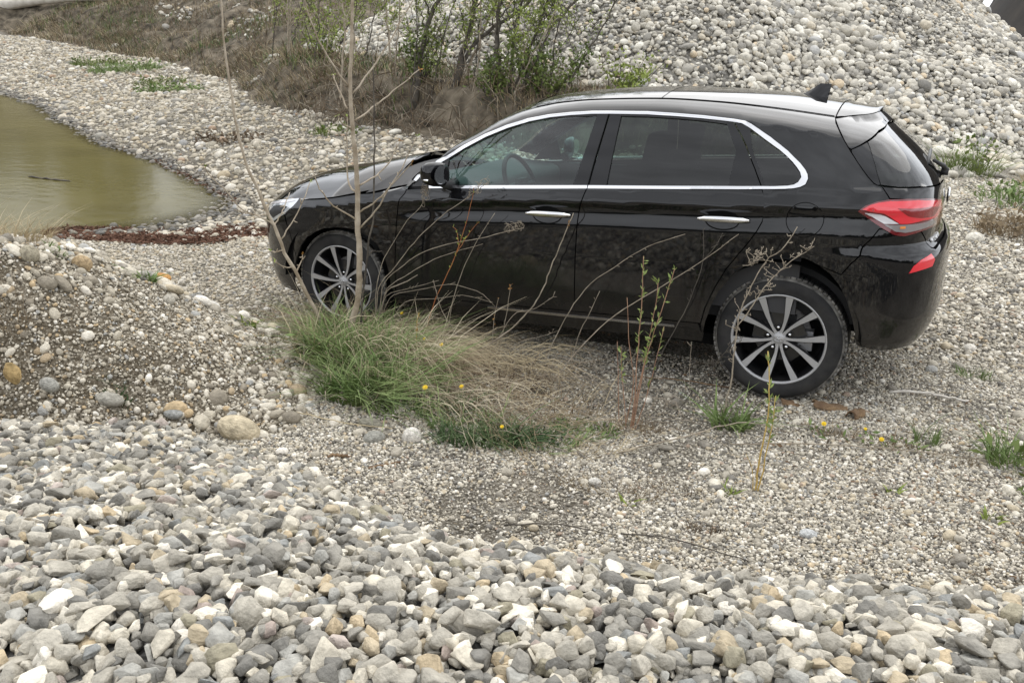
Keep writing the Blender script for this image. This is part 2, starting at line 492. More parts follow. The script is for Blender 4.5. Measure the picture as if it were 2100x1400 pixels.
_heap = TPS([(2.74,-4.27,0.88),(3.44,-3.88,0.9),(4.22,-3.41,0.9),(2.47,-4.27,0.85),(2.47,-4.09,0.84),(2.95,-3.94,0.88),(3.34,-3.67,0.88),(3.79,-3.49,0.88),(4.23,-3.24,0.87),(4.52,-3.07,0.85),(1.9,-3.72,0.62),(2.39,-3.67,0.72),(2.77,-3.58,0.76),(3.19,-3.36,0.74),(3.63,-3.2,0.74),(4.06,-3.01,0.74),(4.39,-2.82,0.74),(1.39,-3.39,0.44),(1.89,-3.24,0.48),(2.39,-3.11,0.52),(2.84,-2.98,0.42),(3.27,-2.84,0.40),(3.69,-2.77,0.43),(4.07,-2.63,0.45),(4.46,-2.4,0.45),(0.75,-2.97,0.25),(1.22,-2.65,0.21),(1.85,-2.46,0.14),(2.55,-2.45,0.02),(3.12,-2.36,0.02),(3.63,-2.28,0.04),(4.1,-2.12,0.08),(4.55,-1.91,0.1),(0,-4.4,0.45),(-1,-3.6,0.0),(1.5,-4.6,0.72),(3.2,-5.0,0.78),(3.9,-5.2,0.7),(3.2,-6.6,0.3),(4.8,-4.6,0.78),(5.3,-3.2,0.8),(5.4,-2.3,0.58),(5.8,-1.7,0.42),(6.3,-4.6,0.7),(7.5,-3.6,0.5),(1.3,-2.2,-0.1),(2.6,-1.8,0.0),(4.2,-1.4,0.1),(5.6,-1.1,0.2),(1.5,-6.2,0.25)], 1e-3)
def heap_h(x, y):
    return _heap(x, y)+.05*vnoise(x, y, .5, 8)+.03*vnoise(x, y, .2, 9)
_mound = TPS([(.44,-2.69,.80),(.25,-2.32,.76),(.27,-2.06,.71),(.43,-1.90,.59),(.62,-1.70,.43),(.88,-1.46,.30),(1.1,-1.35,.20),
    (.73,-2.96,.26),(1.18,-2.62,.21),(1.5,-2.37,.19),(1.71,-2.23,.17),(1.82,-2.09,.17),(1.45,-1.75,.22),
    (-.3,-2.3,.62),(-.35,-1.75,.33),(-.6,-1.4,.0),(0,-1.55,.33),(.2,-1.3,.08),(.5,-1.15,.06),(-1.2,-2.2,.1),(-.9,-3.0,.3),(0,-3.1,.68),(.9,-1.1,.08),
    (.3,-3.3,.35),(-.2,-4,.1),(-1.4,-3.2,-.15),(2.1,-1.7,.05),(2.3,-2.2,.0),(1.5,-1.1,.05),(-1.5,-1.2,-.3),
    (.80,-2.55,.56),(.65,-2.25,.60),(1.0,-2.0,.42),(.85,-2.85,.33),(1.15,-2.3,.38)], 2e-3)
def mound_h(x, y):
    return _mound(x, y)+.07*vnoise(x, y, .33, 12)+.035*vnoise(x, y, .12, 13)
def hill_h(x, y):
    x = np.asarray(x, float); y = np.asarray(y, float)
    dx = x+2.1; dx = np.where(dx < 0, dx*1.05, dx)
    r = np.hypot(dx, y-18.2)
    r = np.sqrt(r*r+2.0)
    return 7.6-.65*r + .55*vnoise(x, y, 2.6, 21) + .22*vnoise(x, y, .9, 22)

def top_h(x, y):
    return np.maximum(np.maximum(ground_h(x, y), heap_h(x, y)), mound_h(x, y))

def sheet(name, xs, ys, hf, mat, keep=None, kind='structure'):
    X, Y = np.meshgrid(xs, ys)
    Z = hf(X, Y)
    nx, ny = len(xs), len(ys)
    idx = np.arange(nx*ny).reshape(ny, nx)
    F = np.stack([idx[:-1, :-1], idx[:-1, 1:], idx[1:, 1:], idx[1:, :-1]], -1).reshape(-1, 4)
    if keep is not None:
        k = keep(X, Y, Z).ravel()
        F = F[k[F].any(axis=1)]
    V = np.stack([X.ravel(), Y.ravel(), Z.ravel()], 1)
    used = np.unique(F)
    mp_ = np.full(len(V), -1); mp_[used] = np.arange(len(used))
    me = mesh(name, V[used], mp_[F])
    o = link(name, me, None, [mat])
    o['kind'] = kind
    return o

def graded(lo, hi, a, b, fine, coarse):
    """coordinates fine inside [a,b], coarse outside"""
    out = list(np.arange(a, b, fine))
    q, st = a, fine
    while q > lo:
        st = min(st*1.25, coarse); q -= st; out.append(q)
    q, st = b, fine
    out.append(b)
    while q < hi:
        st = min(st*1.25, coarse); q += st; out.append(q)
    return np.unique(np.round(out, 4))

gx = graded(-600, 600, -26, 7, .1, 60)
gy = graded(-600, 600, -4, 19, .1, 60)
ground = sheet('ground', gx, gy, ground_h, m_grit)
# bare brown soil: the cut face of the bank, the slope at the far left, wet earth along the water line, behind the car
_gv = np.array([v.co[:] for v in ground.data.vertices])
_d, _al, _L = foot_dist(_gv[:, 0], _gv[:, 1])
_left = 1-sstep(13, 19.5, _al)
_soil = np.clip(sstep(-.35, .1, _d)*(1-sstep(1.0, 1.9, _d))+.55*_left*sstep(-.2, .5, _d)+.45*sstep(1.0, 1.6, _d)*(_d < 5), 0, 1)*(1-sstep(_L-2.5, _L-.5, _al))
_soil = np.maximum(_soil, .8*np.exp(-((_gv[:, 0]-5.0)/.9)**2-((_gv[:, 1]-4.6)/1.6)**2))
_soil = np.maximum(_soil, .55*(1-sstep(0, .16, _gv[:, 2]-WATER)))
_soil = np.maximum(_soil, .42*sstep(.02, .34, vnoise(_gv[:, 0], _gv[:, 1], .55, 71)+.4*vnoise(_gv[:, 0], _gv[:, 1], .2, 72))*sstep(1.9, 2.5, _gv[:, 0])*(1-sstep(-.9, -.5, _gv[:, 1]))*(_gv[:, 1] > -3))
_soil = np.clip(_soil+.5*vnoise(_gv[:, 0], _gv[:, 1], .5, 61)*(_soil > .05), 0, 1)
_a = ground.data.attributes.new('soil', 'FLOAT', 'POINT'); _a.data.foreach_set('value', _soil.astype(np.float32))
_t = m_grit.node_tree; _bs = _t.nodes['Principled BSDF']; _src = _bs.inputs['Base Color'].links[0].from_socket
_at = _t.nodes.new('ShaderNodeAttribute'); _at.attribute_name = 'soil'
_nz = _t.nodes.new('ShaderNodeTexNoise'); _nz.inputs['Scale'].default_value = 4.5; _nz.inputs['Detail'].default_value = 8
_gg = _t.nodes.new('ShaderNodeNewGeometry'); _t.links.new(_gg.outputs['Position'], _nz.inputs['Vector'])
_rr = _t.nodes.new('ShaderNodeValToRGB'); _rr.color_ramp.elements[0].position = .3; _rr.color_ramp.elements[0].color = (.025, .020, .014, 1)  # brown soil, its dark end also painting shadowed hollows of the bank
_rr.color_ramp.elements[1].position = .75; _rr.color_ramp.elements[1].color = (.25, .21, .155, 1)
_t.links.new(_nz.outputs['Fac'], _rr.inputs['Fac'])
_mx = _t.nodes.new('ShaderNodeMix'); _mx.data_type = 'RGBA'
_t.links.new(_at.outputs['Fac'], _mx.inputs[0]); _t.links.new(_src, _mx.inputs[6]); _t.links.new(_rr.outputs['Color'], _mx.inputs[7])
_t.links.new(_mx.outputs[2], _bs.inputs['Base Color'])
gravel_heap = sheet('gravel_heap', np.arange(-1.2, 7.4, .04), np.arange(-7.4, -1.4, .04), heap_h, m_heapgap,
                    keep=lambda X, Y, Z: Z > ground_h(X, Y)-.04)
earth_mound = sheet('earth_mound', np.arange(-1.5, 2.3, .025), np.arange(-4, -1, .025), mound_h, m_soil,
                    keep=lambda X, Y, Z: Z > ground_h(X, Y)-.05)
cobble_hill = sheet('cobble_hill', np.arange(-19, 9.5, .2), np.arange(7.5, 29, .2), hill_h, m_hillsoil,
                    keep=lambda X, Y, Z: Z > ground_h(X, Y)-.3)

# pond
m_water = principled('pond_water', (.10, .086, .042), .14, spec=.03)
_t = m_water.node_tree; _n = _t.nodes; _l = _t.links
_g = _n.new('ShaderNodeNewGeometry'); _z = _n.new('ShaderNodeTexNoise'); _z.inputs['Scale'].default_value = 1.1; _z.inputs['Detail'].default_value = 4
_l.new(_g.outputs['Position'], _z.inputs['Vector'])
_r = _n.new('ShaderNodeValToRGB'); _r.color_ramp.elements[0].position = .3; _r.color_ramp.elements[0].color = (.082, .070, .023, 1)
_r.color_ramp.elements[1].position = .7; _r.color_ramp.elements[1].color = (.108, .093, .032, 1)
_l.new(_z.outputs['Fac'], _r.inputs['Fac']); _l.new(_r.outputs['Color'], _n['Principled BSDF'].inputs['Base Color'])
_z2 = _n.new('ShaderNodeTexNoise'); _z2.inputs['Scale'].default_value = 5; _z2.inputs['Detail'].default_value = 3
_l.new(_g.outputs['Position'], _z2.inputs['Vector'])
_b = _n.new('ShaderNodeBump'); _b.inputs['Strength'].default_value = .12; _b.inputs['Distance'].default_value = .03
_l.new(_z2.outputs['Fac'], _b.inputs['Height']); _l.new(_b.outputs['Normal'], _n['Principled BSDF'].inputs['Normal'])
_sh = _n.new('ShaderNodeAttribute'); _sh.attribute_name = 'shallow'          # thin water at the edge lets the stones show
_tr = _n.new('ShaderNodeBsdfTransparent'); _tr.inputs['Color'].default_value = (.62, .56, .42, 1)
_ms = _n.new('ShaderNodeMixShader')
_l.new(_sh.outputs['Fac'], _ms.inputs[0]); _l.new(_n['Principled BSDF'].outputs[0], _ms.inputs[1]); _l.new(_tr.outputs[0], _ms.inputs[2])
_l.new(_ms.outputs[0], _n['Material Output'].inputs['Surface'])
pond = sheet('pond', graded(-40, -1.2, -15, -1.3, .1, 6), graded(-12, 12, -3, 9, .1, 4), lambda x, y: 0*x+WATER, m_water)
_pv = np.array([v.co[:] for v in pond.data.vertices])
_dep = WATER-ground_h(_pv[:, 0], _pv[:, 1])
_a = pond.data.attributes.new('shallow', 'FLOAT', 'POINT'); _a.data.foreach_set('value', (.85*(1-sstep(.0, .075, _dep))).astype(np.float32))
pond['kind'] = 'structure'

# dark wooded hill far behind the cobbles
def far_h(x, y):
    return 17*sstep(2.5, 11.5, x)*(1-sstep(22, 60, x))*np.exp(-((y-72)/15)**2)+1.4*vnoise(x, y, 4, 31)+.8*vnoise(x, y, 1.4, 32)-.4
m_far = noisy('dark_slope', (.012, .011, .010), (.03, .025, .02), .5, .95, .6, 2)
far_hill = sheet('dark_hill', np.arange(0, 66, .7), np.arange(36, 110, 1.0), far_h, m_far)

# ------------------------------------------------------------------ stone shapes
def round_stone(seed, sub=2, flat=.62, lump=.16):
    r_ = np.random.default_rng(seed)
    bm = bmesh.new()
    bmesh.ops.create_icosphere(bm, subdivisions=sub, radius=.5)
    P = np.array([v.co[:] for v in bm.verts])
    d = P/np.linalg.norm(P, axis=1, keepdims=True)
    rad = np.ones(len(P))
    for _ in range(5):
        a = r_.normal(size=3); a /= np.linalg.norm(a)
        rad += lump*r_.uniform(-.7, 1)*np.exp(2.2*((d @ a)-1))
    ax = np.array([1, r_.uniform(.66, .95), flat*r_.uniform(.75, 1.25)])
    P = d*rad[:, None]*.5*ax
    for v, p_ in zip(bm.verts, P): v.co = p_
    me = bpy.data.meshes.new('pebble_shape'); bm.to_mesh(me); bm.free()
    me.polygons.foreach_set('use_smooth', [True]*len(me.polygons))
    return me

def sharp_stone(seed, n=15, bevel=.028):
    r_ = np.random.default_rng(seed)
    P = r_.normal(size=(n, 3)); P /= np.linalg.norm(P, axis=1, keepdims=True)
    P *= r_.uniform(.40, .56, size=(n, 1))
    P *= np.array([1.0, r_.uniform(.68, .98), r_.uniform(.5, .8)])
    bm = bmesh.new()
    for p_ in P: bm.verts.new(p_)
    res = bmesh.ops.convex_hull(bm, input=bm.verts)
    loose = [v for v in bm.verts if not v.link_faces]
    bmesh.ops.delete(bm, geom=loose, context='VERTS')
    bmesh.ops.dissolve_limit(bm, angle_limit=R(17), verts=bm.verts, edges=bm.edges)
    if bevel:
        bmesh.ops.bevel(bm, geom=list(bm.edges)+list(bm.verts), offset=bevel, segments=1, affect='EDGES', profile=.6, clamp_overlap=True)
    me = bpy.data.meshes.new('broken_shape'); bm.to_mesh(me); bm.free()
    me.polygons.foreach_set('use_smooth', [True]*len(me.polygons))
    me.set_sharp_from_angle(angle=R(38))
    return me

def lib(meshes, name):
    return [bpy.data.objects.new(name, me) for me in meshes]
L_sharp = lib([sharp_stone(100+i, 13+i % 7) for i in range(16)], 'broken_shape')
L_round = lib([round_stone(200+i) for i in range(12)], 'pebble_shape')
L_grain = lib([round_stone(300+i, 1, .7, .25) for i in range(8)], 'grain_shape')

def euler_from_normal(N, spin, tilt):
    """random spin about the surface normal plus random tilt -> euler XYZ"""
    out = np.empty((len(N), 3))
    for i in range(len(N)):
        q = Vector(N[i]).to_track_quat('Z', 'Y')
        mtx = q.to_matrix() @ Matrix.Rotation(spin[i], 3, 'Z') @ Matrix.Rotation(tilt[i], 3, 'X')
        out[i] = mtx.to_euler()[:]
    return out

def hnormal(hf, x, y, e=.05):
    dx = (hf(x+e, y)-hf(x-e, y))/(2*e); dy = (hf(x, y+e)-hf(x, y-e))/(2*e)
    N = np.stack([-dx, -dy, np.ones_like(dx)], 1)
    return N/np.linalg.norm(N, axis=1, keepdims=True)

def scatter(name, P, E, S, shapes, mat, parent=None, kind='stuff', lib_ids=None):
    """ONE object that carries uncountable small pieces as instances of SHAPES"""
    me = bpy.data.meshes.new(name)
    n = len(P)
    me.vertices.add(n)
    me.vertices.foreach_set('co', np.asarray(P, np.float32).ravel())
    for nm, arr in (('rot', E), ('scl', S)):
        a = me.attributes.new(nm, 'FLOAT_VECTOR', 'POINT')
        a.data.foreach_set('vector', np.asarray(arr, np.float32).ravel())
    a = me.attributes.new('vid', 'INT', 'POINT')
    a.data.foreach_set('value', (rng.integers(0, len(shapes), n) if lib_ids is None else lib_ids).astype(np.int32))
    o = link(name, me, parent, [mat])
    o['kind'] = kind
    ng = bpy.data.node_groups.new(name+'_nodes', 'GeometryNodeTree')
    ng.interface.new_socket('Geometry', in_out='INPUT', socket_type='NodeSocketGeometry')
    ng.interface.new_socket('Geometry', in_out='OUTPUT', socket_type='NodeSocketGeometry')
    N = ng.nodes; L = ng.links
    gi = N.new('NodeGroupInput'); go = N.new('NodeGroupOutput')
    iop = N.new('GeometryNodeInstanceOnPoints')
    iop.inputs['Pick Instance'].default_value = True
    jn = N.new('GeometryNodeJoinGeometry')
    for ob in reversed(shapes):
        oi = N.new('GeometryNodeObjectInfo'); oi.inputs['Object'].default_value = ob
        g2 = N.new('GeometryNodeGeometryToInstance')
        L.new(oi.outputs['Geometry'], g2.inputs[0]); L.new(g2.outputs[0], jn.inputs[0])
    def attr(nm, ty):
        q = N.new('GeometryNodeInputNamedAttribute'); q.data_type = ty; q.inputs['Name'].default_value = nm
        return q.outputs['Attribute']
    e2r = N.new('FunctionNodeEulerToRotation')
    L.new(attr('rot', 'FLOAT_VECTOR'), e2r.inputs[0])
    L.new(gi.outputs[0], iop.inputs['Points']); L.new(jn.outputs[0], iop.inputs['Instance'])
    L.new(attr('vid', 'INT'), iop.inputs['Instance Index'])
    L.new(e2r.outputs[0], iop.inputs['Rotation']); L.new(attr('scl', 'FLOAT_VECTOR'), iop.inputs['Scale'])
    sm = N.new('GeometryNodeSetMaterial'); sm.inputs['Material'].default_value = mat
    L.new(iop.outputs[0], sm.inputs['Geometry']); L.new(sm.outputs[0], go.inputs[0])
    md = o.modifiers.new('pieces', 'NODES'); md.node_group = ng
    return o

CAMN = np.array(CAM); CR = np.array(right); CD = np.array(down); CF = np.array(fwd)
def in_view(P, margin=.06):
    q = P-CAMN
    zf = q @ CF
    u = (q @ CR)/np.maximum(zf, .05)/.6095; v = (q @ CD)/np.maximum(zf, .05)/.4063
    return (zf > .1) & (np.abs(u) < 1+margin) & (np.abs(v) < 1+margin), zf

def single_stones(name, P, E, S, shapes, mat, parent, ids):
    """stones one can pick out, each an object, sharing mesh data"""
    cache = {}
    for p_, e_, s_, k in zip(P, E, S, ids):
        if k not in cache:
            me = shapes[k].data.copy(); me.materials.clear(); me.materials.append(mat); me.name = name
            cache[k] = me
        o = bpy.data.objects.new(name, cache[k])
        COL.objects.link(o)
        o.parent = parent
        o.location = p_; o.rotation_euler = e_; o.scale = s_

def stones_on(hf, n, region, size, shapes, mat, name, parent, singles=0, tilt=.5, sink=.25, jit=.0, keep=None, aniso=(.8, 1.25), rest_name='loose_stones'):
    """sample N stones on a height field; the nearest SINGLES in view become objects of their own"""
    x = rng.uniform(region[0], region[1], n); y = rng.uniform(region[2], region[3], n)
    if keep is not None:
        k = keep(x, y); x, y = x[k], y[k]
    sz = size(len(x), x, y)
    z = hf(x, y)
    N = hnormal(hf, x, y)
    P = np.stack([x, y, z], 1)
    P = P + N*(sz*(.35-sink)+rng.uniform(-jit, jit, len(x)))[:, None]
    E = euler_from_normal(N, rng.uniform(0, 6.28, len(x)), rng.normal(0, tilt, len(x)))
    S = sz[:, None]*rng.uniform(aniso[0], aniso[1], (len(x), 3))
    ids = rng.integers(0, len(shapes), len(x))
    if singles:
        v, zf = in_view(P)
        app = np.where(v, sz/np.maximum(zf, .1), 0)
        order = np.argsort(-app)[:singles]
        order = order[app[order] > 0]
        single_stones(name, P[order], E[order], S[order], shapes, mat, parent, ids[order])
        rest = np.ones(len(x), bool); rest[order] = False
    else:
        rest = np.ones(len(x), bool)
    if rest.any():
        scatter(rest_name, P[rest], E[rest], S[rest], shapes, mat, parent, lib_ids=ids[rest])

def logn(mean, sg, lo, hi):
    return lambda n, x, y: np.clip(mean*np.exp(rng.normal(0, sg, n)), lo, hi)

# crushed stone heap in the foreground
def heap_keep(x, y):
    return heap_h(x, y) > np.maximum(ground_h(x, y), mound_h(x, y))-.012
def heap_view(x, y):
    P = np.stack([x, y, heap_h(x, y)], 1)
    v, zf = in_view(P, .5)
    return v & heap_keep(x, y)
stones_on(heap_h, 84000, (-.6, 6.2, -5.0, -1.6), logn(.0395, .27, .018, .070), L_sharp, m_crush, 'stone', gravel_heap,
          singles=300, tilt=1.1, sink=.0, jit=.016, keep=heap_view)
stones_on(heap_h, 5000, (-.6, 7.2, -7.2, -1.8), logn(.05, .2, .03, .08), L_sharp, m_crush, 'stone', gravel_heap,
          tilt=.9, keep=lambda x, y: heap_keep(x, y) & ~heap_view(x, y), rest_name='outer_stones')

# fine gravel on the ground (uncountable)
def clear_car(x, y):
    return ~((x > 1.1) & (x < 3.3) & (y > -.35) & (y < .9))
def free_ground(x, y):
    g = ground_h(x, y)
    return (g > heap_h(x, y)-.02) & (g > mound_h(x, y)-.02)
def gview(x, y, m=.32):
    return in_view(np.stack([x, y, ground_h(x, y)], 1), m)[0]
stones_on(ground_h, 430000, (.4, 6.6, -3.0, .3), logn(.0098, .36, .005, .035), L_grain, m_pebble, 'pebble', None, tilt=.6, sink=.1,
          keep=lambda x, y: free_ground(x, y) & gview(x, y) & clear_car(x, y) & (rng.uniform(0, 1, len(x)) > .75*sstep(.02, .34, vnoise(x, y, .55, 71)+.4*vnoise(x, y, .2, 72))*sstep(1.9, 2.5, x)), rest_name='fine_gravel')
stones_on(ground_h, 130000, (2.8, 7.5, .3, 7.5), logn(.0165, .42, .012, .09), L_grain, m_pebble, 'pebble', None, tilt=.6, sink=.1,
          keep=lambda x, y: free_ground(x, y) & gview(x, y) & clear_car(x, y), rest_name='track_gravel')
stones_on(ground_h, 40000, (-3.2, .9, -1.6, 1.6), logn(.017, .4, .008, .06), L_grain, m_beach, 'pebble', None, tilt=.6, sink=.15,
          keep=lambda x, y: free_ground(x, y) & gview(x, y) & (ground_h(x, y) > WATER+.01), rest_name='shore_gravel')
stones_on(ground_h, 1500, (.4, 5.6, -3.0, 5), logn(.034, .35, .024, .08), L_round, m_pebble, 'pebble', None, tilt=.4, sink=.2,
          keep=lambda x, y: free_ground(x, y) & gview(x, y) & clear_car(x, y), rest_name='mixed_pebbles')
# beach across the pond
def beach_keep(x, y):
    d = foot_dist(x, y)[0]
    return (ground_h(x, y) > WATER-.02) & (d < -.05+.2*vnoise(x, y, .5, 46)) & gview(x, y) & (rng.uniform(0, 1, len(x)) < .25+3*(ground_h(x, y)-WATER)/.12)
stones_on(ground_h, 90000, (-24, .6, .8, 14), logn(.040, .48, .02, .15), L_round, m_beach, 'pebble', None, tilt=.4, sink=.2,
          keep=beach_keep, rest_name='beach_pebbles')
stones_on(ground_h, 900, (-24, .6, 1.2, 14), logn(.12, .3, .08, .28), L_round, m_cobble, 'cobble', ground, tilt=.3, sink=.25,
          singles=120, keep=lambda x, y: beach_keep(x, y) & (vnoise(x, y, 1.6, 41)+.03*(-4-x) > .02), rest_name='beach_cobbles')
stones_on(ground_h, 120000, (-16, -1.2, -.6, 9), logn(.036, .45, .015, .11), L_round, m_wet, 'pebble', None, tilt=.4, sink=.2,
          keep=lambda x, y: gview(x, y) & (np.abs(ground_h(x, y)-WATER+.015) < .05+.03*vnoise(x, y, .4, 49)), rest_name='wet_pebbles')
# stones scattered on the bank and its top
stones_on(ground_h, 16000, (-27, 4, 6, 19), logn(.07, .5, .03, .26), L_round, m_cobble, 'cobble', None, tilt=.3, sink=.2,
          keep=lambda x, y: (foot_dist(x, y)[0] > .0) & gview(x, y) & (vnoise(x, y, 1.5, 43)+.6*vnoise(x, y, .5, 44) > .12+.14*(foot_dist(x, y)[0] < 1.5)), rest_name='bank_stones')
# cobbles of the big hill, sorted into coarser and finer streaks
def hill_size(n, x, y):
    k = vnoise(x+.55*y, y*.4, 1.5, 47)+.4*vnoise(x, y, .6, 48)
    return np.clip(.078*np.exp(rng.normal(0, .36, n))*(1+.75*k), .035, .24)
def hill_keep(x, y):
    z = hill_h(x, y)
    return (z > ground_h(x, y)-.06) & in_view(np.stack([x, y, z], 1), .3)[0] & (y < 19)
stones_on(hill_h, 120000, (-16, 7.5, 7.5, 19), hill_size, L_round, m_cobble, 'cobble', cobble_hill, singles=300,
          tilt=.45, sink=.12, jit=.03, keep=hill_keep, rest_name='loose_cobbles')
stones_on(ground_h, 900, (3.2, 7.5, 6.2, 12.5), logn(.13, .4, .06, .34), L_round, m_cobble, 'cobble', None, tilt=.3, sink=.15,
          keep=lambda x, y: gview(x, y) & (hill_h(x, y) < ground_h(x, y)) & (hill_h(x, y) > ground_h(x, y)-1.5), rest_name='strewn_cobbles')
# stones sticking out of the earth mound: more on its crest and at its foot
def mound_keep(x, y):
    z = mound_h(x, y)
    return (z > np.maximum(ground_h(x, y), heap_h(x, y))-.01) & in_view(np.stack([x, y, z], 1), .4)[0]
def mound_size(n, x, y):
    s_ = np.clip(.0215*np.exp(rng.normal(0, .45, n)), .012, .08)
    crest = (mound_h(x, y) > .62) | (mound_h(x, y)-ground_h(x, y) < .10)
    return np.where(crest, s_*1.35, s_)
def mound_face(x, y):
    """few big stones in the bare upper face, more on the crest, at the foot and on the right shoulder"""
    h = mound_h(x, y); up = mound_h(x+.12, y-.1)
    p_ = np.where(h > .66, .8, np.where(h-ground_h(x, y) < .16, 1.0, .42))+.5*sstep(.9, 1.3, x+.4*(y+2))
    return mound_keep(x, y) & (rng.uniform(0, 1, len(x)) < p_+.5*vnoise(x, y, .22, 45))
stones_on(mound_h, 75000, (-1.4, 2.3, -3.4, -1), logn(.0105, .4, .005, .024), L_grain, m_earthy, 'stone', earth_mound, tilt=.6, sink=.08, keep=mound_keep, rest_name='fine_stones')
stones_on(mound_h, 10000, (-1.4, 2.3, -3.4, -1), mound_size, L_round, m_earthy, 'stone', earth_mound, singles=300, tilt=.5, sink=.28,
          keep=mound_face, rest_name='loose_stones')
stones_on(mound_h, 900, (-1.2, 1.9, -2.75, -1.2), logn(.05, .3, .03, .1), L_round, m_pebble, 'stone', earth_mound, tilt=.3, sink=.15,
          keep=lambda x, y: mound_keep(x, y) & (_mound(x, y) > _mound(x-.09, y+.07)-.012) & (mound_h(x-.2, y+.16) < mound_h(x, y)+.03), rest_name='crest_stones')

# stones that stand out singly
def rock_mat(name, c, var=.2):
    c = tuple(q*k for q, k in zip(c, (1.0, .975, .92)))
    return noisy(name, tuple(q*(1-1.6*var) for q in c), tuple(min(.9, q*(1+1.2*var)) for q in c), 5, .9, .6, 14, detail=9, spec=.15)
def rock(loc, size, shape, col, label, spin=0.0, tilt=(0, 0), cat='stone', group=None, seed=0):
    me = round_stone(700+seed, 3, .75, .14) if shape == 'round' else sharp_stone(800+seed, 14, .06)
    lo = min(v.co.z for v in me.vertices)
    o = link('stone', me, None, [rock_mat('rock_%d' % seed, col)])
    o.scale = size
    o.rotation_euler = (tilt[0], tilt[1], spin)
    o.location = (loc[0], loc[1], loc[2])
    return tag(o, label, cat, group)
def on_top(x, y, up=0.0):
    return (x, y, float(top_h(np.array([x]), np.array([y]))[0])+up)
ROCKS = [
    ((1.50, -2.40), .05, (.20, .15, .15), 'round', (.50, .44, .33), 'large smooth cream boulder at the foot of the earth mound', .5, (0, .35)),
    ((2.16, -2.03), .03, (.085, .085, .12), 'round', (.68, .66, .63), 'bright white upright stone on the fine gravel below the grass', .2, (0, .2)),
    ((1.93, -2.02), .02, (.115, .085, .075), 'round', (.27, .26, .22), 'flat olive grey stone lying under the grass tussock', .4, (0, .1)),
    ((2.02, -2.12), .015, (.10, .08, .07), 'round', (.30, .30, .28), 'grey pointed stone between the cream boulder and the white stone', 1.0, (0, 0)),
    ((.98, -1.47), .06, (.17, .13, .19), 'sharp', (.36, .32, .25), 'squared pale brown block stone left of the grass tussock', .6, (0, .05)),
    ((.47, -1.84), .05, (.10, .085, .085), 'round', (.50, .28, .11), 'bright orange stone on the crest of the earth mound', .3, (0, 0)),
    ((.60, -1.74), .045, (.09, .10, .14), 'sharp', (.36, .36, .35), 'grey angular stone on the crest right of the orange stone', 1.2, (.2, .1)),
    ((.70, -1.74), .03, (.11, .09, .085), 'round', (.66, .65, .62), 'white stone pair lying on the right shoulder of the mound', .2, (0, 0)),
    ((.46, -1.93), .03, (.10, .07, .06), 'round', (.38, .37, .34), 'flat grey stone on the crest left of the orange stone', .8, (0, 0)),
    ((.72, -2.87), .05, (.10, .08, .22), 'sharp', (.47, .35, .18), 'long ochre stone standing at the left foot of the mound', .4, (.25, -.2)),
    ((1.22, -2.50), .035, (.09, .08, .085), 'round', (.34, .35, .35), 'blue grey pebble low on the mound, upper one of a touching pair', .4, (0, 0)),
    ((1.25, -2.56), .02, (.085, .075, .065), 'round', (.28, .30, .31), 'darker grey pebble low on the mound, lower one of a touching pair', .1, (0, 0)),
    ((.84, -2.80), .04, (.095, .08, .085), 'round', (.34, .34, .32), 'round grey stone on the left lower mound face', .1, (0, 0)),
    ((1.02, -2.66), .03, (.13, .08, .075), 'round', (.33, .32, .29), 'broad grey stone at the foot of the mound beside the gravel heap', .5, (0, .1)),
    ((.50, -2.33), .04, (.085, .065, .075), 'round', (.43, .33, .21), 'tan stone stuck in the upper face of the mound', .7, (0, .3)),
    ((.45, -2.55), .04, (.085, .07, .11), 'round', (.36, .33, .26), 'tall brownish stone embedded left of the tan stone', .7, (0, .1)),
    ((.74, -2.05), .03, (.06, .05, .085), 'round', (.48, .46, .41), 'upright pale pebble embedded in the middle of the mound face', .7, (0, .2)),
    ((3.03, -2.03), .03, (.055, .05, .055), 'round', (.66, .65, .62), 'small white stone lying alone on the fine gravel', .7, (0, .2)),
    ((3.86, -2.08), .02, (.07, .05, .05), 'round', (.50, .52, .54), 'pale blue grey stone on the fine gravel near the heap', .7, (0, .2)),
    ((4.45, .55), .02, (.09, .07, .06), 'round', (.66, .64, .60), 'white stone on the gravel track behind the rear bumper', .7, (0, .1)),
    ((4.55, 3.6), .03, (.19, .14, .14), 'round', (.60, .58, .53), 'pale boulder in the weeds right of the tail lamp', .7, (0, .1)),
]
for i, (xy, up, sz, shp, col, lab, spin, tl) in enumerate(ROCKS):
    rock(on_top(*xy, up*.55), sz, shp, col, lab, spin, tl, seed=i)

# ================================================================== the car
m_paint = principled('black_paint', (.0035, .0037, .0045), .045, spec=.5)
m_gloss = principled('gloss_black', (.005, .005, .006), .08, spec=.45)
m_dark = principled('black_plastic', (.018, .018, .019), .55)
m_void = principled('dark_gap', (.004, .004, .004), .9, spec=.1)
m_chrome = principled('chrome', (.68, .68, .69), .10, metal=1.0)
m_satin = principled('satin_chrome', (.72, .72, .73), .22, metal=1.0)
m_rubber = noisy('tyre_rubber', (.016, .016, .017), (.032, .031, .03), 14, .75, .1, 60)
m_dusty = noisy('dusty_rubber', (.045, .044, .042), (.24, .23, .21), 22, .9, .5, 60)
m_wheel = principled('machined_alloy', (.40, .40, .405), .40, metal=.45)
m_wheeldark = principled('wheel_black', (.012, .012, .013), .3, coat=.3)
m_disc = noisy('brake_disc', (.20, .195, .19), (.30, .29, .28), 40, .4)
m_alloy = principled('caliper_alloy', (.35, .35, .36), .45, metal=.6)
m_red = principled('lamp_red', (.22, .004, .008), .12, spec=.5, coat=1.0)
m_redb = principled('lamp_red_bright', (.68, .02, .035), .10, spec=.5, coat=1.0)
m_reddark = principled('lamp_red_deep', (.13, .004, .008), .12, coat=1.0)
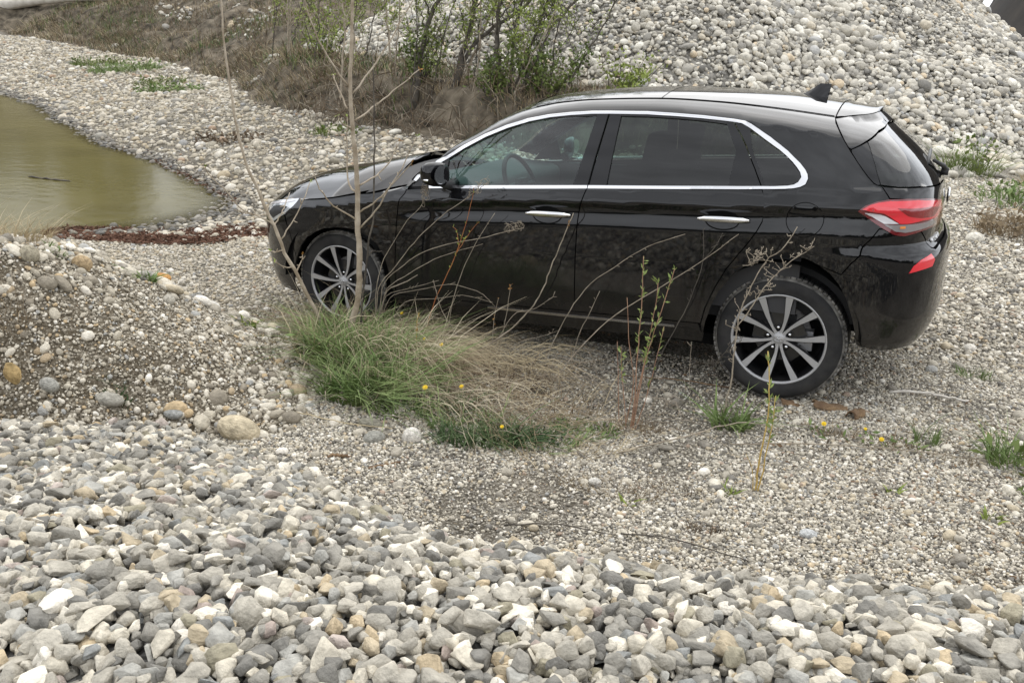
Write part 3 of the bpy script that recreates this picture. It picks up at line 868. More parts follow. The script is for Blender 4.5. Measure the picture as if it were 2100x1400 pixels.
m_lampwhite = principled('lamp_white', (.62, .60, .62), .12, coat=1.0)
m_lampclear = principled('lamp_clear', (.22, .20, .20), .12, coat=1.0)
m_amber = principled('lamp_amber', (.75, .25, .05), .2, coat=1.0)
m_headclear = principled('headlamp_clear', (.55, .57, .60), .08, metal=.35, coat=1.0)
m_cloth = noisy('seat_cloth', (.018, .018, .02), (.03, .03, .033), 30, .9)
m_trim = principled('cabin_trim', (.03, .03, .032), .7)
m_liner = principled('headliner', (.22, .22, .215), .9)
m_badge = principled('badge_letters', (.75, .75, .75), .25, metal=.6)

# a thin film of road dust low on the body
_t = m_paint.node_tree; _n = _t.nodes; _l = _t.links; _b = _n['Principled BSDF']
_tc = _n.new('ShaderNodeTexCoord'); _sx = _n.new('ShaderNodeSeparateXYZ'); _l.new(_tc.outputs['Object'], _sx.inputs[0])
_mr = _n.new('ShaderNodeMapRange'); _mr.inputs['From Min'].default_value = .62; _mr.inputs['From Max'].default_value = .22; _mr.inputs['To Max'].default_value = .11
_l.new(_sx.outputs['Z'], _mr.inputs['Value'])
_nz = _n.new('ShaderNodeTexNoise'); _nz.inputs['Scale'].default_value = 9; _nz.inputs['Detail'].default_value = 8; _nz.inputs['Roughness'].default_value = .7
_l.new(_tc.outputs['Object'], _nz.inputs['Vector'])
_mm = _n.new('ShaderNodeMath'); _mm.operation = 'MULTIPLY'; _l.new(_mr.outputs['Result'], _mm.inputs[0]); _l.new(_nz.outputs['Fac'], _mm.inputs[1])
_ad = _n.new('ShaderNodeMath'); _ad.operation = 'ADD'; _ad.inputs[1].default_value = .002; _l.new(_mm.outputs[0], _ad.inputs[0])
_mx = _n.new('ShaderNodeMix'); _mx.data_type = 'RGBA'; _mx.inputs[6].default_value = (.0035, .0037, .0045, 1); _mx.inputs[7].default_value = (.34, .30, .25, 1)
_l.new(_ad.outputs[0], _mx.inputs[0]); _l.new(_mx.outputs[2], _b.inputs['Base Color'])
_rr = _n.new('ShaderNodeMath'); _rr.operation = 'MULTIPLY_ADD'; _rr.inputs[1].default_value = 2.2; _rr.inputs[2].default_value = .04
_l.new(_mm.outputs[0], _rr.inputs[0]); _l.new(_rr.outputs[0], _b.inputs['Roughness'])

def glass(name, tint, refl=1.0):
    m_ = bpy.data.materials.new(name); m_.use_nodes = True
    t = m_.node_tree; n = t.nodes; l = t.links; n.clear()
    o = n.new('ShaderNodeOutputMaterial'); mx = n.new('ShaderNodeMixShader'); f = n.new('ShaderNodeFresnel'); f.inputs['IOR'].default_value = 1.52
    tr = n.new('ShaderNodeBsdfTransparent'); tr.inputs['Color'].default_value = (*tint, 1)
    gl = n.new('ShaderNodeBsdfGlossy'); gl.inputs['Roughness'].default_value = .01
    ml = n.new('ShaderNodeMath'); ml.operation = 'MULTIPLY'; ml.inputs[1].default_value = refl; ml.use_clamp = True
    l.new(f.outputs[0], ml.inputs[0]); l.new(ml.outputs[0], mx.inputs[0]); l.new(tr.outputs[0], mx.inputs[1]); l.new(gl.outputs[0], mx.inputs[2]); l.new(mx.outputs[0], o.inputs[0])
    return m_
m_glass = glass('clear_glass', (.50, .68, .65), 1.7)
m_tint = glass('tinted_glass', (.17, .20, .18), 1.45)

RAKE = R(5.0)
X0 = 2.1
car = empty('parked_car', (X0*math.cos(RAKE), 0, X0*math.sin(RAKE)))
car.rotation_euler = (0, -RAKE, 0)
tag(car, 'black five door hatchback parked nose down by the pond', 'car')
ORG = np.array([X0, 0, 0])

def offset_poly(P, d):
    """move a closed 2d polygon inwards by d"""
    P = np.asarray(P, float)
    A = .5*np.sum(P[:, 0]*np.roll(P[:, 1], -1)-np.roll(P[:, 0], -1)*P[:, 1])
    if A < 0: P = P[::-1]
    e = np.roll(P, -1, 0)-P; e /= np.maximum(np.linalg.norm(e, axis=1, keepdims=True), 1e-9)
    nn = np.stack([-e[:, 1], e[:, 0]], 1)
    pn = np.roll(nn, 1, 0)
    b = nn+pn; bl = np.maximum(np.linalg.norm(b, axis=1, keepdims=True), .5)
    b = b/bl
    c = np.clip((b*nn).sum(1, keepdims=True), .5, 1)
    return P+b*d/c

def densify(P, step):
    out = []
    for a, b in zip(P, np.roll(P, -1, 0)):
        k = max(1, int(np.ceil(np.linalg.norm(b-a)/step)))
        for i in range(k): out.append(a+(b-a)*i/k)
    return np.array(out)

def inside(P, poly):
    x, y = P[:, 0], P[:, 1]; r_ = np.zeros(len(P), bool)
    for (x1, y1), (x2, y2) in zip(poly, np.roll(poly, -1, 0)):
        c = ((y1 > y) != (y2 > y)) & (x < (x2-x1)*(y-y1)/((y2-y1) if y2 != y1 else 1e-12)+x1)
        r_ ^= c
    return r_

def panel(name, poly, mat, parent=car, off=0.0, th=.012, gap=.003, mirror=False, step=.022, surf=None, inner=True):
    """trimmed piece of the body surface, with depth at its edges"""
    S = surf or B
    P = offset_poly(poly, gap) if gap else offset_poly(poly, 0)
    P = densify(P, step)
    lo, hi = P.min(0), P.max(0)
    gxx = np.arange(lo[0]+step*.5, hi[0], step); gyy = np.arange(lo[1]+step*.5, hi[1], step*.8)
    G = np.stack(np.meshgrid(gxx, gyy), -1).reshape(-1, 2)
    if len(G):
        G = G[inside(G, P)]
    if len(G):
        dmin = np.min(np.linalg.norm(G[:, None]-P[None], axis=2), axis=1)
        G = G[dmin > step*.45]
    pts = [Vector(q) for q in np.concatenate([P, G])] if len(G) else [Vector(q) for q in P]
    nb = len(P)
    vs_, es_, fs_, ov, oe, of = delaunay_2d_cdt(pts, [], [list(range(nb))], 1, 1e-6)
    Q = np.array([v[:] for v in vs_])
    X, N = S(Q[:, 0], Q[:, 1], off)
    F = [tuple(f) for f in fs_]
    # orientation
    a, b, c = X[[f[0] for f in F]], X[[f[1] for f in F]], X[[f[2] for f in F]]
    if np.sum(np.einsum('ij,ij->i', np.cross(b-a, c-a), N[[f[0] for f in F]])) < 0:
        F = [f[::-1] for f in F]
    # boundary edges -> rim
    cnt = {}
    for f in F:
        for i in range(3):
            cnt[(f[i], f[(i+1) % 3])] = 1
    rim = [(i, j) for (i, j) in cnt if (j, i) not in cnt]
    bv = sorted({i for e in rim for i in e})
    nv = len(X)
    mp_ = {v: nv+k for k, v in enumerate(bv)}
    Xi = S(Q[bv, 0], Q[bv, 1], off-th)[0]
    V = np.concatenate([X, Xi])-ORG
    RF = [(j, i, mp_[i], mp_[j]) for i, j in rim]
    NN = np.concatenate([N, N[bv]])
    if mirror:
        V = V*np.array([1, -1, 1]); NN = NN*np.array([1, -1, 1])
        F = [f[::-1] for f in F]; RF = [f[::-1] for f in RF]
    me = mesh(name, V, F+RF, True)
    ln = []
    for k, f in enumerate(F+RF):
        if k < len(F):
            ln += [tuple(NN[i]) for i in f]
        else:
            fn = np.cross(V[f[1]]-V[f[0]], V[f[2]]-V[f[0]]); fn /= max(np.linalg.norm(fn), 1e-12)
            ln += [tuple(fn)]*4
    me.normals_split_custom_set(ln)
    return link(name, me, parent, [mat])

def both(name, poly, mat, **kw):
    a = panel(name, poly, mat, **kw)
    b = panel(name, poly, mat, mirror=True, **kw)
    return a, b

def grid_patch(name, G, mat, parent=car, mats=None):
    """smooth open grid of points (n,m,3)"""
    n_, m__ = G.shape[:2]
    idx = np.arange(n_*m__).reshape(n_, m__)
    F = np.stack([idx[:-1, :-1], idx[:-1, 1:], idx[1:, 1:], idx[1:, :-1]], -1).reshape(-1, 4)
    return link(name, mesh(name, G.reshape(-1, 3)-ORG, F), parent, [mat])

# outlines of the body pieces as (arc length along the body, height)
chrome_up=[(2.021, 0.932), (2.058, 0.984), (2.05, 1.017), (2.086, 1.042), (2.149, 1.077), (2.252, 1.126), (2.34, 1.182), (2.46, 1.245), (2.58, 1.295), (2.7, 1.332), (2.822, 1.356), (2.942, 1.37), (3.06, 1.379), (3.16, 1.382), (3.363, 1.385), (3.508, 1.38), (3.651, 1.373), (3.802, 1.361), (3.857, 1.354), (3.905, 1.336), (3.956, 1.319), (4.043, 1.287), (4.109, 1.255), (4.157, 1.229), (4.191, 1.203), (4.223, 1.179), (4.248, 1.151), (4.257, 1.132), (4.257, 1.113), (4.241, 1.088), (4.213, 1.076), (4.181, 1.069), (4.133, 1.063), (4.069, 1.059), (4.003, 1.056), (3.847, 1.047), (3.578, 1.032), (3.143, 1.008), (2.832, 0.988), (2.542, 0.97), (2.258, 0.954), (2.17, 0.947)]
chrome_in=[(2.041, 0.933), (2.077, 0.98), (2.115, 1.024), (2.153, 1.049), (2.19, 1.071), (2.263, 1.113), (2.35, 1.168), (2.469, 1.232), (2.59, 1.281), (2.711, 1.319), (2.83, 1.343), (2.947, 1.357), (3.064, 1.366), (3.163, 1.369), (3.366, 1.372), (3.511, 1.368), (3.653, 1.361), (3.8, 1.349), (3.843, 1.343), (3.891, 1.321), (3.96, 1.295), (4.043, 1.26), (4.107, 1.231), (4.148, 1.206), (4.18, 1.182), (4.203, 1.159), (4.218, 1.139), (4.222, 1.118), (4.203, 1.096), (4.179, 1.084), (4.145, 1.078), (4.105, 1.075), (4.068, 1.072), (4.001, 1.069), (3.844, 1.061), (3.575, 1.046), (3.14, 1.023), (2.829, 1.004), (2.539, 0.986), (2.255, 0.967), (2.167, 0.962)]
fglass=[(2.268, 0.971), (2.262, 1.042), (2.263, 1.109), (2.345, 1.163), (2.465, 1.227), (2.585, 1.278), (2.705, 1.314), (2.827, 1.337), (2.947, 1.348), (3.092, 1.357), (3.082, 1.281), (3.068, 1.19), (3.052, 1.102), (3.036, 1.018)]
rglass=[(3.223, 1.36), (3.366, 1.361), (3.513, 1.357), (3.648, 1.35), (3.766, 1.34), (3.802, 1.284), (3.84, 1.221), (3.835, 1.142), (3.83, 1.066), (3.536, 1.049), (3.216, 1.03), (3.22, 1.192)]
bline=[(3.159, 1.382), (3.149, 1.283), (3.135, 1.153), (3.118, 1.023), (3.107, 0.984), (3.1, 0.949), (3.084, 0.903), (3.08, 0.859), (3.077, 0.773), (3.073, 0.617), (3.071, 0.456), (3.071, 0.343)]
cline=[(3.805, 1.361), (3.846, 1.296), (3.896, 1.224), (3.954, 1.147), (4.003, 1.068), (4.019, 1.038), (4.031, 1.009), (4.037, 0.957), (4.027, 0.908), (4.005, 0.864), (3.97, 0.815), (3.916, 0.75), (3.862, 0.673), (3.81, 0.568), (3.77, 0.462), (3.751, 0.369)]
fline=[(2.029, 0.93), (2.012, 0.91), (1.989, 0.881), (1.972, 0.832), (1.958, 0.677), (1.94, 0.501), (1.928, 0.32), (1.904, 0.242)]
rarch=[(3.761, 0.294), (3.777, 0.385), (3.803, 0.479), (3.83, 0.543), (3.867, 0.599), (3.907, 0.65), (3.96, 0.694), (4.012, 0.725), (4.067, 0.748), (4.133, 0.761), (4.201, 0.762), (4.264, 0.748), (4.323, 0.725), (4.379, 0.688), (4.427, 0.64), (4.47, 0.572), (4.504, 0.491), (4.537, 0.419), (4.575, 0.346)]
farch=[(0.907, 0.1), (1.036, 0.236), (1.104, 0.345), (1.152, 0.447), (1.211, 0.538), (1.274, 0.595), (1.348, 0.635), (1.424, 0.662), (1.511, 0.676), (1.598, 0.681), (1.671, 0.674), (1.752, 0.65), (1.822, 0.601), (1.87, 0.524), (1.891, 0.437), (1.896, 0.347), (1.871, 0.237)]
seam=[(4.432, 0.692), (4.473, 0.745), (4.534, 0.8), (4.594, 0.857), (4.631, 0.906)]
lamp=[(4.511, 0.985), (4.548, 1.009), (4.607, 1.028), (4.669, 1.037), (4.767, 1.039), (4.913, 1.032), (5.171, 1.004), (5.272, 0.974), (5.443, 0.904), (5.18, 0.889), (5.0, 0.891), (4.904, 0.887), (4.837, 0.88), (4.774, 0.873), (4.739, 0.875), (4.712, 0.88), (4.653, 0.906), (4.604, 0.93), (4.552, 0.96)]
hatch=[(4.556, 1.374), (4.552, 1.352), (4.554, 1.331), (4.55, 1.279), (4.552, 1.232), (4.561, 1.194), (4.573, 1.158), (4.585, 1.131), (4.604, 1.105), (4.622, 1.097), (4.643, 1.092), (4.655, 1.069), (4.673, 1.04)]
reflector=[(4.76, 0.706), (4.784, 0.738), (4.833, 0.765), (4.916, 0.783), (4.947, 0.752), (4.924, 0.724), (4.837, 0.717)]
headl=[(0.694, 0.729), (0.726, 0.756), (0.808, 0.776), (0.889, 0.792), (1.011, 0.812), (1.109, 0.825), (1.116, 0.795), (1.109, 0.769), (1.04, 0.714), (0.896, 0.649)]
strip=[(2.544, 0.312), (2.934, 0.325), (3.296, 0.336), (3.618, 0.347), (3.62, 0.336), (3.295, 0.322), (2.931, 0.31), (2.542, 0.299)]
lamp_white=[(4.547, 0.979), (4.577, 0.977), (4.631, 0.971), (4.663, 0.958), (4.726, 0.93), (4.649, 0.93), (4.605, 0.949)]
lamp_red=[(4.532, 0.992), (4.573, 1.012), (4.615, 1.023), (4.675, 1.03), (4.83, 1.03), (5.136, 1.003), (5.204, 0.959), (5.082, 0.931), (4.879, 0.937), (4.777, 0.929), (4.731, 0.93), (4.679, 0.959), (4.64, 0.979), (4.586, 0.985)]
lamp_dark=[(4.71, 0.999), (4.795, 0.996), (4.934, 0.994), (5.097, 0.978), (4.997, 0.944), (4.854, 0.95), (4.775, 0.962)]
lamp_clear=[(4.649, 0.926), (4.749, 0.925), (4.884, 0.925), (5.01, 0.927), (5.083, 0.905), (4.959, 0.901), (4.852, 0.895), (4.771, 0.889), (4.717, 0.895)]
SEND = float(SL[-1])
_sq = np.linspace(0, SEND-.02, 1600); _pq = fpx(_sq)
def s_of_x(x, z=None):
    """arc length whose surface point lies at X (at height Z behind the rear axle)"""
    if z is not None and x > 3.3:
        x = 3.3+(x-3.3)*1.047/(float(fxr(z))-3.3)
    return float(np.interp(x, _pq, _sq))

# --- dark inner shell seen through the gaps, floor, wheel wells
arch_r = [(p_[0], p_[1]) for p_ in rarch]; arch_f = [(p_[0], p_[1]) for p_ in farch[2:]]
shell = [(1.96, .30), (3.70, .36)] + [(a+(-.03 if a < 4.15 else .03), b+.035) for a, b in arch_r] + [(4.60, .42), (5.1, .46), (SEND, .48), (SEND, 1.05),
         (5.1, 1.05), (4.6, 1.075)] + [(q, float(fzb(B(np.array([q]), np.array([1.0]))[0][0, 0]))-.02) for q in np.arange(4.4, 1.0, -.3)] + [(.8, .72), (0, .62), (0, .34), (.7, .34), (1.03, .42)] \
         + [(a+(-.03 if a < 1.5 else .03), b+.035) for a, b in arch_f[1:]]
both('inner_shell', shell, m_void, off=-.03, th=.01, gap=0, step=.05)
f_ = MB()
f_.box((2.2-X0, 0, .26), (2.2, 1.5, .06)); f_.box((.55-X0, 0, .27), (.5, 1.15, .06)); f_.box((3.98-X0, 0, .40), (.34, .9, .06))
f_.box((.885-X0, 0, .35), (.9, 1.04, .1)); f_.box((3.535-X0, 0, .38), (.9, 1.04, .1))
f_.build('underbody', m_void, car, smooth=False)
def well(cx):
    w_ = MB()
    V, F = [], []
    for y_ in (-.858, -.54):
        for k in range(19):
            a = math.pi*(.0+1.0*k/18)
            V.append((cx-X0+.385*math.cos(a), y_, .335+.385*math.sin(a)))
    for k in range(18): F.append((k, k+1, 19+k+1, 19+k))
    F.append(tuple(range(19, 38)))
    w_.add(V, F)
    w_.build('wheel_well', m_void, car, smooth=False)
    w2 = MB(); w2.add([(x, -y, z) for x, y, z in V], [q[::-1] for q in F])
    w2.build('wheel_well', m_void, car, smooth=False)
well(.885); well(3.535)

# --- body panels (left and right)
x_grid = lambda a, b, n: np.linspace(a, b, n)
def zb_line(xa, xb, n):
    return [(s_of_x(x), float(fzb(x))) for x in np.linspace(xa, xb, n)]
def ze_line(xa, xb, n):
    return [(s_of_x(x, float(fze(x))), float(fze(x))-.001) for x in np.linspace(xa, xb, n)]
fender = [(1.109, .769), (1.116, .795), (1.109, .825)] + [(a_, b_-.004) for a_, b_ in zb_line(.56, 1.12, 10)] + [(a_, b_-.006) for a_, b_ in ze_line(1.18, 1.40, 7)] + [(2.021, .934)] + fline[1:7] + [(1.915, .33)] \
    + [(1.896, .347), (1.891, .437), (1.87, .524), (1.822, .601), (1.752, .65), (1.671, .674), (1.598, .681), (1.511, .676), (1.424, .662), (1.348, .635), (1.274, .595), (1.211, .538), (1.152, .447), (1.11, .60), (1.05, .714)]
both('fender', fender, m_paint)
bumper_f = [(0, .22), (.4, .20), (.75, .20), (1.055, .205), (1.085, .34), (1.152, .447), (1.11, .60), (1.04, .714), (.896, .649), (.694, .729), (.35, .70), (0, .69)]
both('front_bumper', bumper_f, m_paint)
hl_ = both('headlight', headl, m_headclear, off=.002, gap=.002)
for hh, mir in zip(hl_, (False, True)):
    panel('lamp_bezel', [(.80, .70), (.90, .675), (1.03, .735), (1.05, .765), (.95, .765), (.85, .745)], m_dark, hh, off=.0035, th=.002, gap=0, mirror=mir)
    panel('running_light', [(.73, .735), (.80, .755), (1.0, .785), (1.09, .805), (1.0, .80), (.82, .768), (.73, .75)], m_lampwhite, hh, off=.0045, th=.002, gap=0, mirror=mir)
zsill = lambda s_: float(fzs(s_-.59))+.034
bl = [p_ for p_ in bline]
cl = [p_ for p_ in cline]
# front door: below the chrome belt line
fd = [(2.021, .934)] + [(2.17, .947), (2.258, .954), (2.542, .97), (2.832, .988)] + [(3.115, 1.006)] + bl[4:] + [(3.071, zsill(3.07)), (2.5, zsill(2.5)), (1.93, zsill(1.93))] + fline[5:0:-1]
door_f = both('front_door', fd, m_paint)
rd = [(3.115, 1.006), (3.578, 1.032), (3.847, 1.047), (4.008, 1.056)] + cl[5:] + [(3.745, zsill(3.7)), (3.4, zsill(3.4)), (3.071, zsill(3.07))] + bl[:3:-1]
door_r = both('rear_door', rd, m_paint)
sill = [(1.90, .25)] + [(1.915, .32), (1.93, zsill(1.93)), (2.5, zsill(2.5)), (3.07, zsill(3.07)), (3.4, zsill(3.4)), (3.74, zsill(3.7)), (3.765, .30), (3.755, .26), (3.0, .23), (2.4, .21)]
both('side_sill', sill, m_paint)
both('sill_strip', strip, m_satin, off=.002, th=.003, gap=0)
quarter = [(2.055, .985)] + ze_line(1.45, 3.655, 44) + hatch[1:] + [(4.673, 1.04), (4.72, 1.038), (4.866, 1.030), (4.893, .886), (4.837, .88), (4.739, .875), (4.712, .88), (4.653, .906), (4.631, .906)] \
    + seam[::-1][1:] + arch_r[12::-1] + cl[::-1][:8] + [(4.026, 1.0), (4.008, 1.056)] + chrome_up[34:20:-1] + chrome_up[20:1:-1]
both('quarter_panel', quarter, m_paint, step=.026)
bumper_r = arch_r[::-1][:7] + seam + [(4.653, .906), (4.712, .88), (4.739, .875), (4.837, .88), (4.893, .884), (4.956, .838), (4.969, .802), (4.992, .794), (5.13, .802), (5.391, .80), (SEND, .80), (SEND, .36), (5.2, .36), (5.072, .323), (4.95, .312), (4.838, .315), (4.765, .312), (4.681, .321)]
rb = both('rear_bumper', bumper_r, m_paint)
tail = [(4.643, 1.092), (4.732, 1.087), (4.87, 1.084), (5.162, 1.069), (SEND, 1.06), (SEND, .802), (5.391, .802), (5.13, .804), (4.992, .796), (4.972, .803), (4.958, .838), (4.893, .886), (4.866, 1.030), (4.72, 1.039), (4.673, 1.041), (4.655, 1.069)]
tg = both('tailgate', tail, m_paint)
tgtrim = [(4.564, 1.246), (4.634, 1.262), (4.706, 1.279), (4.67, 1.215), (4.645, 1.148), (4.638, 1.097), (4.622, 1.095), (4.604, 1.105), (4.585, 1.131), (4.573, 1.158), (4.561, 1.194), (4.554, 1.232)]
both('tailgate_trim', tgtrim, m_gloss)
rglass_ = [(4.712, 1.281), (4.67, 1.215), (4.645, 1.148), (4.64, 1.099), (4.732, 1.09), (4.87, 1.087), (5.162, 1.072), (SEND, 1.062), (SEND, 1.34), (5.097, 1.34), (4.847, 1.313)]
both('rear_window', rglass_, m_tint, off=-.004, gap=.002)
sp_side = [(4.556, 1.365), (4.552, 1.331), (4.55, 1.279), (4.554, 1.250), (4.564, 1.246), (4.634, 1.263), (4.712, 1.283), (4.847, 1.316), (5.097, 1.342), (SEND, 1.347), (SEND, 1.385), (5.1, 1.385), (4.8, 1.375)]
def Bsp(s_, z_, off=0.0):
    """the body side, but leaning inwards under the roof spoiler so that its flank faces the sky"""
    def ev(a, b_):
        P_ = B(a, b_)[0]
        k = np.clip((b_-1.262)/.115, 0, 1.15)
        P_[..., 1] += .125*k**1.35*sstep(3.64, 3.74, P_[..., 0])*np.clip(-P_[..., 1]/.5, 0, 1)
        return P_
    P_ = ev(s_, z_); e = 3e-3
    N_ = np.cross(ev(s_+e, z_)-ev(s_-e, z_), ev(s_, z_+e)-ev(s_, z_-e))
    N_ /= np.maximum(np.linalg.norm(N_, axis=-1, keepdims=True), 1e-12)
    return P_+N_*off, N_
spoiler = panel('roof_spoiler', sp_side, m_paint, off=.004, gap=0, surf=Bsp)
panel('spoiler_side', sp_side, m_paint, spoiler, off=.004, gap=0, mirror=True, surf=Bsp)

# --- tail lamps, reflectors, fuel flap
for mir in (False, True):
    kw = dict(mirror=mir, gap=0)
    tl = panel('tail_lamp', lamp, m_reddark, off=.003, th=.01, **kw)
    panel('lamp_bar', lamp_red, m_redb, tl, off=.0055, th=.003, **kw)
    panel('lamp_recess', lamp_dark, m_red, tl, off=.007, th=.002, **kw)
    panel('reversing_lamp', lamp_white, m_lampwhite, tl, off=.007, th=.004, **kw)
    panel('indicator', lamp_clear, m_lampclear, tl, off=.0065, th=.003, **kw)
    panel('bulb', [(4.735, .918), (4.765, .918), (4.765, .908), (4.735, .908)], m_amber, tl, off=.0085, th=.002, **kw)
    panel('reflector', reflector, m_redb, off=.002, th=.006, **kw)
ring = [(4.25+.099*math.cos(a), .9315+.081*math.sin(a)) for a in np.linspace(0, 2*math.pi, 41)[:-1]]
panel('fuel_ring', ring, m_void, off=.0006, th=.002, gap=0)
panel('fuel_flap', [(4.25+(q[0]-4.25)*.955, .9315+(q[1]-.9315)*.955) for q in ring], m_paint, off=.0012, th=.001, gap=0)

# --- glass, pillars, chrome
both('front_window', fglass, m_glass, off=-.010, th=.003, gap=-.004)
both('rear_door_window', rglass, m_tint, off=-.010, th=.003, gap=-.004)
qg = [(3.885, 1.315), (3.905, 1.298)] + [(3.96, 1.291), (4.043, 1.256), (4.107, 1.227), (4.148, 1.202), (4.18, 1.178), (4.2, 1.157), (4.214, 1.138), (4.217, 1.118), (4.20, 1.1), (4.177, 1.089), (4.145, 1.083), (4.105, 1.08), (4.02, 1.073), (3.98, 1.14), (3.93, 1.225)]
both('quarter_window', qg, m_tint, off=-.006, th=.003, gap=0)
pb1 = [(3.092, 1.366), (3.157, 1.369), (3.149, 1.283), (3.135, 1.153), (3.118, 1.024), (3.034, 1.016), (3.050, 1.102), (3.066, 1.19), (3.080, 1.281)]
pb2 = [(3.163, 1.369), (3.225, 1.370), (3.222, 1.192), (3.218, 1.028), (3.122, 1.024), (3.139, 1.153), (3.153, 1.283)]
pc1 = [(3.764, 1.350), (3.800, 1.349), (3.843, 1.296), (3.893, 1.224), (3.951, 1.147), (4.0, 1.069), (3.828, 1.062), (3.833, 1.142), (3.838, 1.221), (3.80, 1.284)]
pc2 = [(3.806, 1.349), (3.843, 1.343), (3.889, 1.321), (3.893, 1.30), (3.93, 1.225), (3.985, 1.14), (4.025, 1.071), (4.005, 1.069), (3.956, 1.147), (3.898, 1.224), (3.848, 1.296)]
for q in (pb1, pb2, pc1, pc2):
    both('window_pillar', q, m_gloss, off=-.002, th=.012, gap=.001)
sail = [(2.16, 1.052), (2.262, 1.108), (2.262, 1.042), (2.27, .968), (2.17, .962), (2.05, .95), (2.09, .99), (2.12, 1.03)]
both('mirror_sail', sail, m_dark, off=-.001, th=.012, gap=0)
# frame between glass and chrome
top_in = chrome_in[2:18]
fr = top_in + [(3.80, 1.343)] + [(3.766, 1.341), (3.648, 1.352), (3.513, 1.359), (3.366, 1.363), (3.223, 1.362), (3.092, 1.359), (2.947, 1.350), (2.827, 1.339), (2.705, 1.316), (2.585, 1.280), (2.465, 1.229), (2.345, 1.165), (2.263, 1.111), (2.16, 1.055)]
both('window_frame', fr, m_dark, off=-.003, th=.012, gap=0)
for name_, ua, ub in (('upper', 0, 33), ):
    n0 = 33
    poly = chrome_up[1:n0+9] + chrome_in[1:n0+9][::-1]
poly_top = chrome_up[1:42] + chrome_in[1:42][::-1]
both('window_chrome', poly_top, m_chrome, off=.004, th=.008, gap=0)
panel('door_gap', [(3.156, 1.384), (3.161, 1.384), (3.120, 1.004), (3.115, 1.004), (3.131, 1.153), (3.147, 1.283)], m_void, off=.0045, th=.002, gap=0)

# --- hood, cowl, windscreen, roof
def cross(Ep, crown, dx, n=25, ex=2.6):
    """rows from the left edge to the right edge, bulging up by crown and by dx lengthways"""
    out = []
    for e_, c_, d_ in zip(Ep, crown, dx):
        t = np.linspace(-1, 1, n)
        t = np.sign(t)*np.abs(t)**.8
        w_ = 1-np.abs(t)**ex
        out.append(np.stack([e_[0]+d_*w_, -e_[1]*t if e_[1] < 0 else e_[1]*t, e_[2]+c_*w_], 1))
    return np.array(out)
sx = [.70, .76, .83, .92, 1.02, 1.12] + [s_of_x(x) for x in np.linspace(.58, 1.13, 9)]
szl = [.735, .757, .780, .80, .814, float(fzb(.53))] + [float(fzb(x)) for x in np.linspace(.58, 1.13, 9)]
Eh = B(np.array(sx), np.array(szl)+.002)[0]
kx = Eh[:, 0]
crown = np.interp(kx, [.2, .3, .45, .6, .9, 1.2], [.015, .055, .105, .135, .165, .165])
dxs = np.interp(kx, [.2, .3, .5, .8, 1.1], [-.16, -.15, -.10, -.03, -.01])
grid_patch('hood', cross(Eh, crown, dxs, 33), m_paint)
xe = np.concatenate([np.linspace(1.15, 1.36, 8), np.linspace(1.42, 2.06, 20)])
Ew = B(np.array([s_of_x(x) for x in xe]), np.array([float(fze(x)) for x in xe]))[0]
cw_ = np.interp(xe, [1.15, 1.3, 1.6, 1.9, 2.06], [.120, .06, .03, .03, .058])
dw_ = np.interp(xe, [1.15, 1.3, 1.6, 2.06], [-.02, -.10, -.10, -.04])
G = cross(Ew, cw_, dw_, 33, 2.0)
grid_patch('cowl', G[:4], m_dark)
grid_patch('windscreen', G[3:], m_glass)
def roof_rows(xs, lift=0.0):
    E_ = B(np.array([s_of_x(x, float(fze(x))) for x in xs]), np.array([float(fze(x)) for x in xs])-.001)[0]
    E_[:, 2] += lift
    return cross(E_, fzt(xs)-fze(xs), 0*xs, 33, 2.3)
grid_patch('sunroof', roof_rows(np.linspace(2.065, 2.80, 16)), m_gloss)
grid_patch('roof', roof_rows(np.linspace(2.806, 3.655, 18)), m_paint)
und = roof_rows(np.linspace(2.03, 3.7, 12), -.03); und[:, :, 1] *= .97
grid_patch('headliner', und, m_liner)
# spoiler top
ssp = np.concatenate([np.linspace(4.556, 4.7, 8), np.linspace(4.75, SEND-.02, 14)])
zsp = np.interp(ssp, [4.55, 4.8, 5.1, SEND], [1.374, 1.378, 1.388, 1.390])
Es = Bsp(ssp, zsp, .004)[0]
cs = np.interp(Es[:, 0], [3.66, 3.75, 3.86, 3.92], [.056, .035, .012, .004])
grid_patch('spoiler_top', cross(Es, cs, 0*cs, 25, 2.3), m_paint, spoiler)
hs_ = MB(); hs_.tube(roof_rows(np.array([3.657, 3.659]), .0015)[0]-ORG, .0035, 5)
hs_.build('hatch_seam', m_void, car)
# roof ditch lines
for sgn in (1, -1):
    d_ = MB()
    xs = np.linspace(2.1, 3.65, 30)
    E_ = B(np.array([s_of_x(x, float(fze(x))) for x in xs]), np.array([float(fze(x)) for x in xs]), .0005)[0]-ORG
    E_[:, 1] *= sgn
    d_.tube(E_, .0035, 5)
    d_.build('roof_seam', m_void, car)

